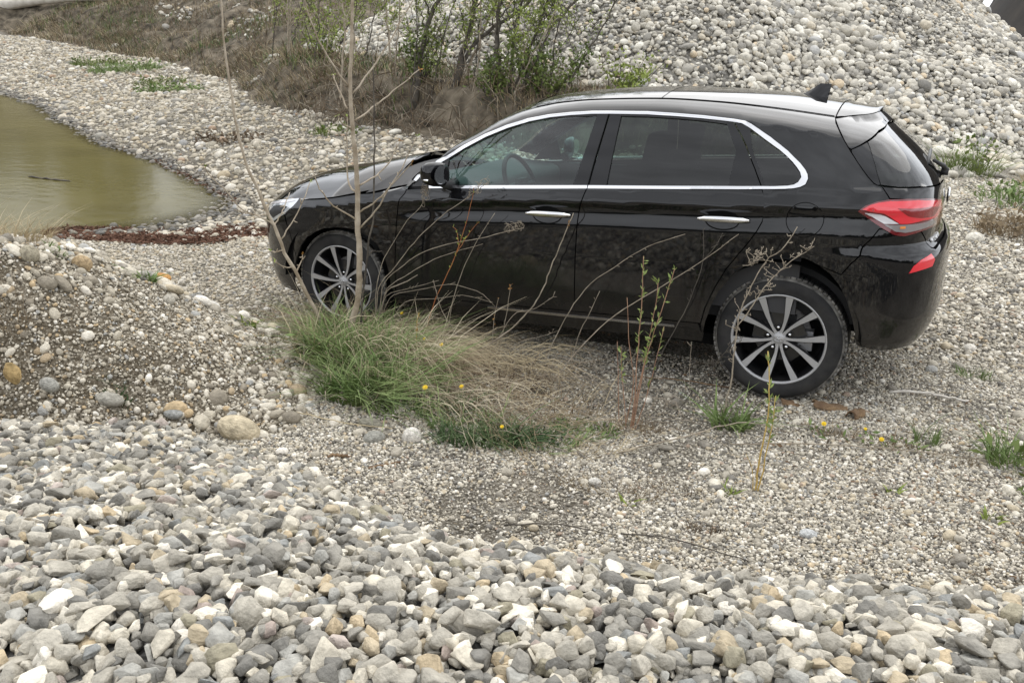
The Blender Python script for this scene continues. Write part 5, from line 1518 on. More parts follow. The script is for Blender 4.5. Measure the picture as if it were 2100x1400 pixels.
# traced stems: world points
STEMS = {'sapling':{'main':[(1.261,-1.284,0.189),(1.281,-1.269,0.353),(1.304,-1.253,0.469),(1.312,-1.247,0.638),(1.3,-1.256,0.882),(1.295,-1.259,1.067),(1.286,-1.266,1.246),(1.274,-1.274,1.37),(1.263,-1.282,1.492),(1.257,-1.286,1.635),(1.259,-1.285,1.799),(1.261,-1.284,1.936),(1.263,-1.282,2.114),(1.266,-1.28,2.287)],'br':[[(1.291,-1.262,0.935),(1.266,-1.317,0.971),(1.227,-1.383,1.019),(1.204,-1.439,1.091),(1.193,-1.485,1.165),(1.203,-1.516,1.209)],[(1.291,-1.262,1.08),(1.253,-1.259,1.097),(1.223,-1.249,1.143),(1.206,-1.231,1.198),(1.188,-1.213,1.455)],[(1.304,-1.253,1.119),(1.344,-1.177,1.163),(1.38,-1.104,1.23),(1.409,-1.038,1.347)],[(1.307,-1.251,0.976),(1.39,-1.239,1.04),(1.456,-1.24,1.104),(1.531,-1.235,1.191),(1.606,-1.233,1.274)],[(1.308,-1.25,0.888),(1.361,-1.238,0.951),(1.393,-1.24,0.986),(1.468,-1.214,1.131),(1.529,-1.198,1.24),(1.598,-1.179,1.403)],[(1.266,-1.28,1.583),(1.328,-1.2,1.712),(1.383,-1.126,1.852),(1.419,-1.067,1.964),(1.442,-1.017,2.054),(1.454,-0.974,2.149)],[(1.255,-1.288,1.611),(1.219,-1.361,1.702),(1.185,-1.434,1.819),(1.165,-1.498,1.948),(1.166,-1.545,2.046)],[(1.249,-1.293,1.507),(1.187,-1.276,1.58),(1.129,-1.257,1.663)],[(1.277,-1.272,1.451),(1.291,-1.181,1.49),(1.35,-1.06,1.584),(1.461,-0.96,1.717)],[(1.268,-1.279,1.406),(1.259,-1.347,1.439),(1.268,-1.403,1.481)]]},'lean':{'main':[(1.158,-1.212,0.154),(1.089,-1.263,0.255),(1.046,-1.297,0.384),(1.025,-1.313,0.43),(1.0,-1.333,0.508),(0.968,-1.359,0.6),(0.934,-1.387,0.675),(0.911,-1.407,0.735),(0.902,-1.415,0.784),(0.883,-1.431,0.851),(0.857,-1.453,0.92),(0.813,-1.492,1.077),(0.777,-1.525,1.196),(0.749,-1.551,1.363),(0.734,-1.566,1.517),(0.716,-1.583,1.749),(0.709,-1.589,1.927),(0.707,-1.591,2.104)],'br':[[(0.906,-1.411,0.784),(0.926,-1.355,0.859),(0.946,-1.3,0.946),(0.951,-1.257,1.014),(0.951,-1.219,1.081)],[(0.917,-1.402,0.724),(0.926,-1.46,0.729),(0.93,-1.523,0.744)],[(0.952,-1.373,0.628),(0.934,-1.431,0.642),(0.932,-1.477,0.673),(0.945,-1.51,0.704)],[(0.97,-1.358,0.606),(0.961,-1.313,0.646),(0.944,-1.275,0.68)],[(0.881,-1.432,0.856),(0.873,-1.484,0.895),(0.846,-1.553,0.933),(0.824,-1.618,0.97),(0.791,-1.695,1.073),(0.764,-1.768,1.149),(0.774,-1.805,1.195)],[(0.881,-1.432,0.859),(0.889,-1.36,0.951),(0.879,-1.303,1.022)],[(0.857,-1.453,0.92),(0.842,-1.511,0.923),(0.819,-1.577,0.94),(0.798,-1.643,0.964)]]},'dark':{'main':[(1.289,-1.202,0.218),(1.292,-1.2,0.334),(1.298,-1.196,0.499),(1.305,-1.191,0.596),(1.314,-1.185,0.72),(1.319,-1.182,0.816),(1.335,-1.171,0.896),(1.338,-1.169,1.062),(1.335,-1.171,1.32),(1.326,-1.177,1.568),(1.318,-1.182,1.759)],'br':[[(1.314,-1.185,0.708),(1.326,-1.147,0.745),(1.341,-1.106,0.734)]]},'weeds':[('curl',[(1.245,-0.987,0.329),(1.245,-0.987,0.443),(1.269,-0.971,0.619),(1.346,-0.96,0.779),(1.432,-0.96,0.914),(1.513,-0.96,1.005),(1.545,-0.96,1.104)],0.003),('curl',[(1.25,-0.983,0.329),(1.254,-0.981,0.456),(1.365,-0.96,0.635),(1.488,-0.96,0.804),(1.664,-0.96,0.985),(1.799,-0.96,1.092),(1.907,-0.96,1.189)],0.0035),('curl',[(1.259,-0.977,0.329),(1.272,-0.968,0.469),(1.43,-0.96,0.659),(1.552,-0.96,0.751),(1.732,-0.96,0.831),(1.907,-0.96,0.889),(2.074,-0.96,0.961),(2.14,-0.96,0.983)],0.0032),('dry',[(1.257,-0.979,0.329),(1.291,-0.96,0.453),(1.446,-0.96,0.596),(1.617,-0.96,0.718),(1.772,-0.96,0.796),(1.907,-0.96,0.856)],0.0028),('dry',[(1.245,-0.986,0.298),(1.295,-0.96,0.453),(1.422,-0.96,0.544),(1.505,-0.96,0.602)],0.0055),('dry',[(1.716,-0.96,0.247),(1.734,-0.96,0.425),(1.802,-0.96,0.708),(1.894,-0.96,0.908),(1.966,-0.96,1.035)],0.0028),('dry',[(1.924,-0.96,0.236),(1.658,-0.966,0.472),(1.626,-0.984,0.597)],0.0032),('dry',[(1.245,-0.986,0.298),(1.326,-0.96,0.43),(1.522,-0.96,0.518),(1.773,-0.96,0.595),(1.913,-0.96,0.581),(2.009,-0.96,0.522)],0.0025),('dry',[(1.234,-0.994,0.283),(1.292,-0.96,0.423),(1.473,-0.96,0.52),(1.647,-0.96,0.598)],0.0025),('dry',[(1.297,-1.012,0.317),(1.427,-0.96,0.421),(1.653,-0.96,0.493),(1.839,-0.96,0.546),(1.992,-0.96,0.541)],0.0022),('red',[(1.54,-0.96,0.236),(1.631,-0.96,0.482),(1.698,-0.96,0.642),(1.768,-0.96,0.843),(1.815,-0.96,1.042),(1.831,-0.96,1.147)],0.0032),('redtwig',[(1.761,-0.96,0.816),(1.736,-0.96,0.908),(1.714,-0.96,0.918)],0.002),('redtwig',[(1.746,-0.96,0.772),(1.8,-0.96,0.865),(1.855,-0.96,0.95),(1.874,-0.96,0.972)],0.002),('stem',[(1.689,-1.236,0.158),(1.831,-1.143,0.204),(1.956,-1.066,0.268),(2.076,-0.997,0.371),(2.168,-0.96,0.475),(2.252,-0.96,0.605),(2.29,-0.96,0.705),(2.315,-0.96,0.796),(2.345,-0.96,0.896),(2.393,-0.96,1.056),(2.409,-0.96,1.107)],0.0055),('stem',[(2.056,-0.984,0.354),(2.085,-0.971,0.471),(2.097,-0.965,0.667)],0.003),('dry',[(2.053,-0.985,0.327),(2.177,-0.96,0.352),(2.3,-0.96,0.412),(2.4,-0.96,0.471)],0.0025),('dry',[(2.005,-1.008,0.314),(2.144,-0.96,0.517),(2.228,-0.96,0.55),(2.347,-0.96,0.649)],0.0025),('seed',[(2.008,-0.96,0.344),(2.01,-0.96,0.431),(2.026,-0.96,0.571)],0.003),('seed2',[(1.693,-1.233,0.351),(1.683,-1.239,0.435),(1.693,-1.234,0.491)],0.003),('dry',[(2.319,-0.999,0.4),(2.444,-0.96,0.583),(2.549,-0.96,0.765),(2.654,-0.96,0.864),(2.821,-0.96,1.008),(2.992,-0.96,1.099)],0.0028),('dry',[(2.477,-0.96,0.369),(2.513,-0.96,0.47),(2.56,-0.96,0.608),(2.599,-0.96,0.731)],0.0028),('dry',[(2.441,-1.166,0.205),(2.563,-1.121,0.426),(2.705,-1.073,0.631),(2.956,-1.004,0.857),(3.097,-0.972,0.988),(3.243,-0.96,1.143)],0.0032),('dry',[(2.925,-0.96,0.287),(2.956,-0.96,0.431),(3.066,-0.96,0.782),(3.099,-0.96,0.986),(3.074,-0.96,1.138)],0.003),('dry',[(3.099,-0.96,0.986),(3.15,-0.96,1.08),(3.168,-0.96,1.135)],0.002),('umbel',[(3.36,-1.19,0.274),(3.361,-1.19,0.407),(3.366,-1.189,0.508),(3.353,-1.191,0.676),(3.347,-1.192,0.817),(3.382,-1.187,0.984),(3.423,-1.181,1.103),(3.468,-1.176,1.143),(3.517,-1.17,1.259)],0.0042),('umbel',[(3.348,-1.192,0.77),(3.384,-1.187,0.847),(3.42,-1.182,0.945),(3.475,-1.175,1.045),(3.533,-1.169,1.121),(3.601,-1.163,1.187)],0.003),('umbel',[(3.423,-1.181,1.103),(3.409,-1.183,1.123),(3.365,-1.189,1.083),(3.358,-1.19,1.059)],0.002),('umbel',[(3.121,-1.182,0.26),(3.244,-1.158,0.503),(3.296,-1.149,0.6),(3.353,-1.14,0.721)],0.003),('dry',[(3.193,-1.117,0.463),(3.148,-1.125,0.531),(3.14,-1.127,0.63)],0.002),('willow',[(2.985,-1.429,0.232),(2.986,-1.428,0.369),(2.971,-1.432,0.587),(2.96,-1.435,0.82),(2.937,-1.442,1.075)],0.0032),('willow',[(2.994,-1.426,0.234),(3.002,-1.424,0.446),(3.009,-1.422,0.688),(3.016,-1.421,0.874),(3.012,-1.422,0.975)],0.0032),('willow',[(2.99,-1.427,0.233),(2.995,-1.426,0.469),(3.019,-1.42,0.689),(3.05,-1.412,0.879),(3.073,-1.407,1.039)],0.0032),('willow',[(2.97,-1.433,0.23),(2.94,-1.441,0.386),(2.911,-1.449,0.529),(2.895,-1.454,0.646)],0.0026),('willow2',[(3.003,-1.424,0.236),(3.029,-1.417,0.376),(3.053,-1.412,0.6),(3.066,-1.408,0.767)],0.0026),('bare',[(2.932,-1.422,0.22),(2.903,-1.431,0.422),(2.87,-1.44,0.66)],0.0026),('bare',[(2.953,-1.416,0.223),(2.967,-1.413,0.433),(2.92,-1.426,0.668),(2.886,-1.435,0.873)],0.0026),('yellow',[(3.628,-1.809,0.291),(3.618,-1.81,0.453),(3.617,-1.81,0.602),(3.602,-1.812,0.743),(3.569,-1.815,0.897)],0.004),('yellow',[(3.635,-1.809,0.293),(3.639,-1.808,0.437),(3.638,-1.808,0.587),(3.628,-1.809,0.725)],0.0032),('yellowb',[(3.622,-1.81,0.289),(3.597,-1.812,0.404),(3.564,-1.816,0.461)],0.002)]}
STEMS['trees'] = [([(-4.548, 6.422, 0.47),(-4.588, 6.541, 1.102),(-4.634, 6.656, 1.688),(-4.747, 6.722, 2.188)], 0.022, 240, 'thin grey trunk at the left end of the tree group', 'p'),([(-3.44, 6.89, 0.912),(-3.443, 7.029, 1.427),(-3.432, 7.177, 1.868),(-3.343, 7.37, 2.349)], 0.05, 420, 'thick brown trunk leaning right, left of the forked one', 'd'),([(-2.728, 6.871, 1.043),(-2.695, 7.027, 1.563),(-2.681, 7.171, 1.922),(-2.677, 7.31, 2.349)], 0.05, 420, 'thick brown trunk of the forked pair in the middle', 'd'),([(-2.723, 6.937, 1.057),(-2.614, 7.134, 1.643),(-2.389, 7.388, 1.951),(-1.932, 7.743, 2.408)], 0.036, 300, 'slanting brown stem that forks right from the middle trunk', 'd'),([(-1.813, 6.659, 0.965),(-1.928, 6.735, 1.487),(-2.02, 6.823, 1.957),(-2.063, 6.936, 2.362)], 0.046, 420, 'straight dark trunk standing left of the car roof', 'd'),([(-1.691, 6.695, 0.942),(-1.732, 6.808, 1.504),(-1.768, 6.924, 1.979),(-1.76, 7.061, 2.388)], 0.026, 360, 'thin dark trunk close right of the straight dark one', 'd'),([(-2.88, 7.415, 1.123),(-2.76, 7.616, 1.64),(-2.701, 7.782, 2.017),(-2.641, 7.948, 2.393)], 0.026, 260, 'thin grey trunk leaning right behind the straight dark one', 'p'),([(-1.464, 6.504, 0.863),(-1.329, 6.697, 1.539),(-1.194, 6.888, 2.019),(-0.924, 7.131, 2.442)], 0.026, 520, 'leaning trunk nearest the car roof, bent far to the right', 'd'),([(-1.624, 6.609, 0.932),(-1.506, 6.797, 1.524),(-1.426, 6.965, 2.072),(-1.393, 7.111, 2.413)], 0.024, 420, 'slim trunk between the thin dark one and the bent one', 'd'),([(-7.412, 8.628, 1.083),(-7.471, 8.736, 1.633),(-7.557, 8.82, 2.157)], 0.018, 130, 'thin bare stem on the bank at the far left of the trees', 'p'),([(-7.776, 9.593, 1.231),(-7.736, 9.778, 1.746),(-7.719, 9.944, 2.221)], 0.018, 120, 'thin leaning stem right of the far left one', 'p'),([(-5.357, 8.062, 1.19),(-5.524, 8.09, 1.75),(-5.641, 8.153, 2.228)], 0.022, 260, 'slim trunk behind the upright sapling', 'p'),([(-4.844, 8.298, 1.22),(-4.953, 8.369, 1.802),(-5.074, 8.432, 2.28)], 0.022, 240, 'slim trunk left of the thick leaning one', 'p')]
# ---- saplings in front of the car
def sapling(name, main, branches, r0, r1, mat, label, seed, cat='sapling', bud=True, rb=.006):
    main = ground_on(main)
    o = empty(name, main[0])
    base = np.array(main[0])
    tag(o, label, cat)
    t = MB(); c = wob(main, 40, .0016, seed)-base
    t.tube(c, np.linspace(r0, r1, 40)*(1+.08*np.sin(np.arange(40)*1.9)), 8)
    t.build('trunk', mat, o)
    r_ = np.random.default_rng(seed)
    for k, b in enumerate(branches):
        m_ = MB(); q = wob(b, 14, .0018, seed+k)-base
        m_.tube(q, np.linspace(rb, .0022, 14), 6)
        for tt in (.35, .62, .85):
            p_ = along(q, np.array([tt]))[0]
            dv = r_.normal(0, 1, 3)*.014
            m_.tube([p_, p_+dv*.6, p_+dv+np.array([0, 0, .004])], [.0028, .0032, .001], 5)
        br = m_.build('branch', mat, o)
        if bud and r_.uniform() < .8:
            e = q[-1]
            V, Q, T = leaf_cloud(np.repeat(e[None], 4, 0), np.repeat((q[-1]-q[-2])[None]*20, 4, 0), .020, seed+k)
            blade_obj('young_leaves', [(V, Q, T, 0)], [m_leafy if r_.uniform() < .6 else m_bud], br, None)
    return o
sp = STEMS['sapling']
sapling('sapling', sp['main'], sp['br'], .0195, .0055, m_bark, 'tall bare pale sapling in front of the front wheel, upright with forked twigs', 1, rb=.0052)
ln = STEMS['lean']
sapling('sapling', ln['main'], ln['br'], .012, .0036, m_bark, 'thin pale sapling leaning left past the headlight', 30, rb=.0040)
dk = STEMS['dark']
sapling('sapling', dk['main'], dk['br'], .0065, .003, m_barkd, 'thin dark brown straight stem close behind the upright pale sapling', 60, bud=False, rb=.004)

# ---- single weeds and stalks, traced one by one
WL = {
 0: 'grey dead weed with curled seed head crossing below the door mirror', 1: 'grey dead weed with curled tip reaching the front window sill',
 2: 'arching grey weed with feathery curled head before the front door', 3: 'short arching dry stalk low before the front door',
 4: 'thick broken grey stalk beside the front wheel', 5: 'straight dry stalk rising to the middle of the front door',
 6: 'pale bent twig standing in the straw right of the tussock', 7: 'long straw bowed over low to the right', 8: 'dry straw leaning right beside the front wheel', 9: 'flat bowed straw just above the tussock',
 10: 'red stemmed shoot with yellow green buds before the front door', 13: 'long curved twig with a brown bud reaching the front door handle',
 14: 'thin upright side shoot with a bud on the curved twig', 15: 'thin low twig running right from the curved twig', 16: 'thin dry twig crossing the curved twig near the sill',
 17: 'brown seed stalk standing low before the sill', 18: 'short yellowish seed stalk in the straw',
 19: 'long grey stalk slanting across the rear door', 20: 'short straight stalk before the gap between the doors', 21: 'long grey stalk slanting from the ground to the rear door handle',
 22: 'forked dark stalk before the rear door', 24: 'dark branching dead weed in front of the rear wheel', 27: 'thin dark stalk left of the rear wheel',
 29: 'leafy willow shoot, tallest of the clump before the sill', 30: 'leafy willow shoot in the middle of the clump', 31: 'leafy willow shoot leaning right beside the tallest one', 32: 'low leafy willow shoot on the left of the clump',
 33: 'sparse willow shoot with few leaves low on the right', 34: 'bare reddish stem left of the willow shoots', 35: 'bare reddish stem between the willow shoots',
 36: 'yellow stemmed shoot with green tip before the rear wheel', 37: 'short yellow stem beside the taller yellow shoot',
}
WL.update({26: 'low dark twig slanting right behind the willow clump', 28: 'thin short dry stalk behind the willow clump'})
JOIN = {11: 10, 12: 10, 23: 22, 25: 24, 26: 24, 38: 36}
roots = {}
for i, (kind, pts, rad) in enumerate(STEMS['weeds']):
    par = roots.get(JOIN.get(i))
    if par is None:
        pts = ground_on(pts) if kind not in ('seed2',) else ground_on(pts)
    n_ = max(10, 4*len(pts))
    c = wob(pts, n_, rad*.35, 100+i)
    mat = {'red': m_redstem, 'redtwig': m_redstem, 'stem': m_stalk, 'willow': m_pinkstem, 'willow2': m_pinkstem, 'bare': m_pinkstem, 'yellow': m_yelstem, 'yellowb': m_yelstem,
           'umbel': m_barkd if i in (24, 25, 26) else m_stalk, 'seed': m_stalk, 'seed2': m_yelstem}.get(kind, m_stalk if i not in (22, 23) else m_barkd)
    if kind == 'umbel': mat = m_stalk if i != 27 else m_barkd
    r_ = np.random.default_rng(500+i)
    if par is None:
        o = empty('weed', c[0]); tag(o, WL.get(i, 'dry weed stalk standing in the gravel'), 'weed')
        roots[i] = (o, c[0]); base = c[0]
    else:
        o, base = par
    q = c-base
    t = MB(); t.tube(q, np.linspace(rad, rad*.45, n_), 6)
    if kind == 'curl':
        for k in range(16):
            p_ = q[-1]+(q[-2]-q[-1])*r_.uniform(0, 2.6)
            a = r_.uniform(0, 6.28); s = r_.uniform(.012, .03)
            cv = [p_+s*np.array([math.cos(a)*math.sin(u), .4*math.sin(u+a), math.sin(a)*math.sin(u)+.6*(1-math.cos(u))]) for u in np.linspace(0, 4.2, 9)]
            t.tube(cv, .0011, 4)
    if kind in ('umbel',):
        for k in range(26):
            p_ = along(q, np.array([r_.uniform(.3, 1)]))[0]
            dv = r_.normal(0, 1, 3)*.022; dv[2] = abs(dv[2])*.8
            t.tube([p_, p_+dv*.5+r_.normal(0, .002, 3), p_+dv], [.0016, .0013, .001], 4)
            for kk in range(3):
                e = p_+dv; t.tube([e, e+r_.normal(0, .006, 3)+np.array([0, 0, .004])], [.0012, .0018], 4)
    if kind == 'dry' and i > 4:
        for k in range(5):
            p_ = along(q, np.array([r_.uniform(.6, 1)]))[0]
            dv = r_.normal(0, .010, 3)+(q[-1]-q[-2])*.3
            t.tube([p_, p_+dv*.6, p_+dv], .0012, 4)
    t.build('stem', mat, o)
    ls = []
    if kind in ('willow', 'willow2'):
        nl = 46 if kind == 'willow' else 16
        tt = np.sort(r_.uniform(.42, 1, nl)) if i != 32 else r_.uniform(.6, 1, nl//2)
        P_ = along(q, tt); ls.append((*leaf_cloud(P_, np.repeat(np.array([[0, 0, .9]]), len(P_), 0), .030, i, .30), 0)); lm = [m_willow]
    if kind in ('red', 'redtwig'):
        P_ = along(q, r_.uniform(.55 if kind == 'red' else .3, 1, 22 if kind == 'red' else 9)); ls.append((*leaf_cloud(P_, np.repeat(np.array([[0, 0, .9]]), len(P_), 0), .016, i, .5), 0)); lm = [m_leafy]
    if kind in ('yellow',):
        P_ = along(q, r_.uniform(.55, 1, 24)); ls.append((*leaf_cloud(P_, np.repeat(np.array([[0, 0, .9]]), len(P_), 0), .030, i, .32), 0)); lm = [m_willow]
    if kind in ('stem', 'seed', 'seed2'):
        P_ = along(q, r_.uniform(.93 if kind == 'stem' else .6, 1, 10)); ls.append((*leaf_cloud(P_, r_.normal(0, 1, (10, 3)), .014, i, .7), 0)); lm = [m_bud]
    if ls:
        blade_obj('leaves', ls, lm, o, None)

# ---- the grass tussock between the camera and the car
def thing_at(name, x, y, label, cat, group=None):
    o = empty(name, (0, 0, 0)); tag(o, label, cat, group); return o
tus = thing_at('grass_tussock', 1.9, -1.5, 'large tussock of green grass and straw in front of the front wheel', 'grass')
G_, Dk, Dr = [], [], []
for k, (cx, cy, rx, ry, n, h, mat_) in enumerate([(1.18, -1.22, .17, .15, 480, .25, 0), (1.46, -1.50, .22, .17, 850, .25, 0), (1.72, -1.78, .20, .15, 800, .22, 0), (1.38, -1.20, .24, .16, 520, .25, 0), (1.95, -1.82, .16, .09, 170, .12, 0),
                                          (1.66, -1.45, .25, .18, 220, .17, 0), (2.45, -1.86, .24, .09, 420, .12, 1), (2.68, -1.78, .18, .1, 130, .08, 0), (1.36, -1.55, .16, .12, 300, .17, 1), (2.12, -1.68, .16, .12, 220, .12, 1), (1.85, -1.55, .2, .14, 250, .19, 0), (1.62, -1.28, .18, .12, 180, .20, 0), (2.3, -1.78, .2, .08, 150, .11, 0), (2.55, -1.8, .25, .1, 260, .10, 1)]):
    (Dk if mat_ else G_).append((*tuft(cx, cy, rx, ry, int(n*.85), h, (.06, -.05, 0), .0088, 900+k, .5, 1.7), 0))
for k, (cx, cy, rx, ry, n, h, le, be) in enumerate([(1.62, -1.18, .42, .24, 600, .30, (.8, .1, 0), 1.1), (1.25, -1.0, .34, .18, 600, .33, (.7, 0, 0), .8), (2.0, -1.42, .50, .30, 450, .24, (.6, -.2, 0), 1.0), (2.4, -1.5, .5, .30, 380, .17, (.4, -.3, 0), .9),
                                          (2.72, -1.7, .38, .24, 260, .12, (.35, -.15, 0), .8), (1.0, -1.0, .4, .16, 420, .24, (-.8, 0, 0), 1.1), (.75, -1.15, .35, .12, 240, .17, (-.9, .1, 0), 1.1), (2.15, -1.08, .45, .25, 330, .20, (.8, 0, 0), 1.2), (1.45, -1.45, .4, .3, 500, .26, (.4, -.3, 0), .9)]):
    Dr.append((*tuft(cx, cy, rx*.9, ry*.9, int(n*.7), h, le, .0046, 930+k, .4, 1.35, bend=be), (0, 1, 3, 1)[k % 4]))
Dr.append((*tuft(1.45, -1.3, .42, .3, 130, .36, (.15, 0, 0), .0042, 977, .4, .9, bend=.3), 2)); Dr.append((*tuft(2.2, -1.5, .7, .35, 120, .24, (.1, 0, 0), .0036, 978, .3, 1.2, bend=.3), 0))
blade_obj('green_blades', G_, [m_green], tus)
blade_obj('dark_blades', Dk, [m_green2], tus)
# long straw strands arching over to the right
def strands(n, cx, cy, rx, ry, reach, rise, dirx, seed, wd=.0038):
    r2 = np.random.default_rng(seed); S = 6
    x, y = scatter_disc(n, cx, cy, rx, ry, seed, .3)
    z = top_h(x, y)-.01
    a = dirx+r2.normal(0, .95, n); Lh = reach*r2.uniform(.45, 1.25, n); H = rise*r2.uniform(.4, 1.3, n)
    d = np.stack([np.cos(a), np.sin(a), 0*a], 1); t = np.linspace(0, 1, S+1)
    c = np.stack([x, y, z], 1)[:, None]+d[:, None]*(Lh[:, None]*t**1.15)[..., None]
    c[..., 2] += H[:, None]*(2.9*t*(1-t)+.22*t)+.015
    c += r2.normal(0, .006, c.shape)
    up = np.stack([-np.sin(a)*.5, np.cos(a)*.5, .85+0*a], 1)
    w_ = (wd*r2.uniform(.6, 1.3, n))[:, None, None]*(1-.6*t)[None, :, None]*up[:, None]*.5
    V = np.stack([c-w_, c+w_], 2).reshape(n, -1, 3)
    b_ = (np.arange(n)*2*(S+1))[:, None]
    Q = np.concatenate([b_+np.array([[2*k, 2*k+1, 2*k+3, 2*k+2]]) for k in range(S)], 0)
    return V.reshape(-1, 3), Q, np.zeros((0, 3), int)
for k, q in enumerate([(300, 1.35, -1.02, .22, .12, .62, .17, -.15), (300, 1.5, -1.15, .3, .15, .55, .15, -.35), (200, 1.7, -1.3, .3, .2, .5, .13, -.4), (130, 2.1, -1.5, .35, .2, .45, .10, -.5),
                       (160, 1.2, -1.05, .2, .12, .6, .14, 2.9), (130, 2.0, -1.1, .3, .12, .45, .14, -.1), (90, 2.45, -1.6, .3, .2, .4, .09, -.6), (200, 1.5, -1.4, .3, .2, .42, .20, -.9)]):
    Dr.append((*strands(*q, 960+k), (2, 0, 1, 2)[k % 4]))
blade_obj('straw', Dr, [m_dry, m_dry2, m_pale, m_brown], tus)
# broad leaves low in the tussock
r_ = np.random.default_rng(5)
x, y = scatter_disc(70, 1.42, -1.42, .34, .30, 6, .4)
Pt = np.stack([x, y, top_h(x, y)+r_.uniform(.02, .14, 70)], 1)
blade_obj('broad_leaves', [(*leaf_cloud(Pt, np.stack([x-1.42, y+1.42, 0*x+.5], 1), .055, 8, .3), 0)], [m_green], tus)
x, y = scatter_disc(330, 2.05, -1.4, 1.2, .55, 16, .2)
tw = MB()
for a, b in zip(x, y):
    z = float(top_h(np.array([a]), np.array([b]))[0])
    d = r_.normal(0, 1, 3)*np.array([.18, .12, .04]); l_ = r_.uniform(.5, 1.3)
    p0 = np.array([a, b, z+r_.uniform(.0, .06)])
    tw.tube([p0, p0+d*l_*.5+np.array([0, 0, .035]), p0+d*l_+np.array([0, 0, r_.uniform(-.01, .05)])], [.0022, .0018, .001], 4)
q = tw.build('dead_stalks', m_stalk, tus); q['kind'] = 'stuff'
rebase(tus, on_top(1.8, -1.5))

# dandelions
def dandelion(x, y, h, label, seed, size=.017):
    size *= .72
    z = float(top_h(np.array([x]), np.array([y]))[0])
    o = empty('dandelion', (x, y, z)); tag(o, label, 'flower')
    r_ = np.random.default_rng(seed)
    s = MB(); tip = np.array([r_.normal(0, .02), r_.normal(0, .02), h]); s.tube([(0, 0, -.01), tip*.5+np.array([.006, 0, 0]), tip], .0018, 5); s.build('stem', m_green, o)
    nrm = np.array([0, -.6, .8])
    u = np.array([1, 0, 0]); w = np.cross(nrm, u)
    V, F = [], []
    for ring_, (rr, hh, n) in enumerate(((1, 0, 18), (.75, .25, 14), (.45, .4, 9))):
        for k in range(n):
            a = 2*math.pi*(k+.5*ring_)/n
            d = u*math.cos(a)+w*math.sin(a); t_ = -u*math.sin(a)+w*math.cos(a)
            b = len(V); sz = size*rr
            V += [tip+nrm*size*hh*.5, tip+d*sz*.6+t_*sz*.18+nrm*size*(hh+.1), tip+d*sz+nrm*size*(hh*.9+.05), tip+d*sz*.6-t_*sz*.18+nrm*size*(hh+.1)]
            F.append((b, b+1, b+2, b+3))
    f = MB(); f.add(V, F); f.build('flower_head', m_yellow, o)
dandelion(2.03, -1.74, .12, 'bright yellow dandelion low in the front of the tussock', 1, .021)
dandelion(2.17, -1.60, .12, 'yellow dandelion right of the brightest one, in the straw', 2)
dandelion(1.83, -1.24, .17, 'yellow dandelion high in the straw behind the tussock', 3, .016)
dandelion(2.52, -1.83, .08, 'pale yellow dandelion at the right end of the tussock', 4, .014)
dandelion(1.38, -.86, .20, 'yellow bud flower beside the front wheel at the top of the tussock', 5, .015)
dandelion(1.68, -1.22, .14, 'yellow dandelion left of centre just under the straw top', 6, .013)
dandelion(3.80, -1.16, .06, 'yellow dandelion left in the low patch behind the yellow shoot', 7, .018)
dandelion(4.08, -1.18, .05, 'yellow dandelion right in the low patch near the rear tyre', 8, .017)
dandelion(3.99, -1.12, .05, 'small dandelion in the middle of the low patch', 9, .012)

# small plants in the gravel
def small_plant(x, y, rx, ry, n, h, mat, label, seed, width=.008, lean=(0, 0, 0), spread=1.2, extra=None, name='grass_tuft', cat='plant'):
    o = empty(name, (0, 0, 0)); tag(o, label, cat)
    P_ = [(*tuft(x, y, rx, ry, n, h, lean, width, seed, 0, spread), 0)]
    b = blade_obj('blades', P_, [mat], o)
    if extra:
        nn, sz, m2 = extra
        xx, yy = scatter_disc(nn, x, y, rx*1.2, ry*1.2, seed+1)
        r2 = np.random.default_rng(seed)
        Pq = np.stack([xx, yy, top_h(xx, yy)+r2.uniform(.005, h*.7, nn)], 1)
        blade_obj('leaves', [(*leaf_cloud(Pq, np.stack([xx-x, yy-y, 0*xx+.08], 1), sz, seed, .38), 0)], [m2], o)
    return rebase(o, on_top(x, y))
small_plant(3.40, -1.22, .085, .07, 90, .15, m_green, 'fresh green leafy tuft left of the yellow shoot', 61, .013, spread=1.6)
small_plant(4.46, .05, .09, .07, 120, .06, m_green, 'small green grass tuft on the track right of the rear wheel', 62, .006)
small_plant(3.98, -1.14, .22, .07, 300, .055, m_dry2, 'low brownish patch with dandelions right of the yellow shoot', 63, .005, extra=(60, .035, m_green))
small_plant(4.23, -1.05, .05, .04, 60, .12, m_green, 'thin upright grass right of the dandelion patch', 64, .004, spread=.5)
small_plant(4.60, -1.12, .14, .12, 170, .16, m_green, 'dark leafy plant at the right edge of the gravel', 65, .007, spread=1.3, extra=(70, .06, m_leafd))
small_plant(4.70, -1.42, .12, .08, 40, .06, m_green, 'low leafy rosette below the dark plant at the right edge', 66, .01, extra=(50, .06, m_green))
small_plant(4.33, -1.20, .12, .05, 130, .05, m_dry2, 'dry brown grass patch left of the dark leafy plant', 67, .004)
small_plant(4.12, -1.58, .03, .03, 10, .05, m_leafy, 'tiny green seedling on the fine gravel at the right', 68, .014)
small_plant(3.21, -2.11, .04, .03, 12, .045, m_leafy, 'tiny two leaved seedling near the heap edge', 69, .016)
small_plant(3.53, -1.88, .04, .03, 14, .06, m_leafy, 'small seedling at the foot of the yellow shoot', 70, .014)
small_plant(4.46, -1.68, .04, .03, 14, .06, m_leafy, 'small seedling under the dark leafy plant', 71, .016)
small_plant(2.80, -1.55, .16, .09, 200, .06, m_green, 'low green plants left of the willow shoots', 72, .009, extra=(50, .03, m_green))
small_plant(3.0, -1.42, .14, .08, 220, .07, m_dry2, 'dry grass round the foot of the willow shoots', 73, .004)
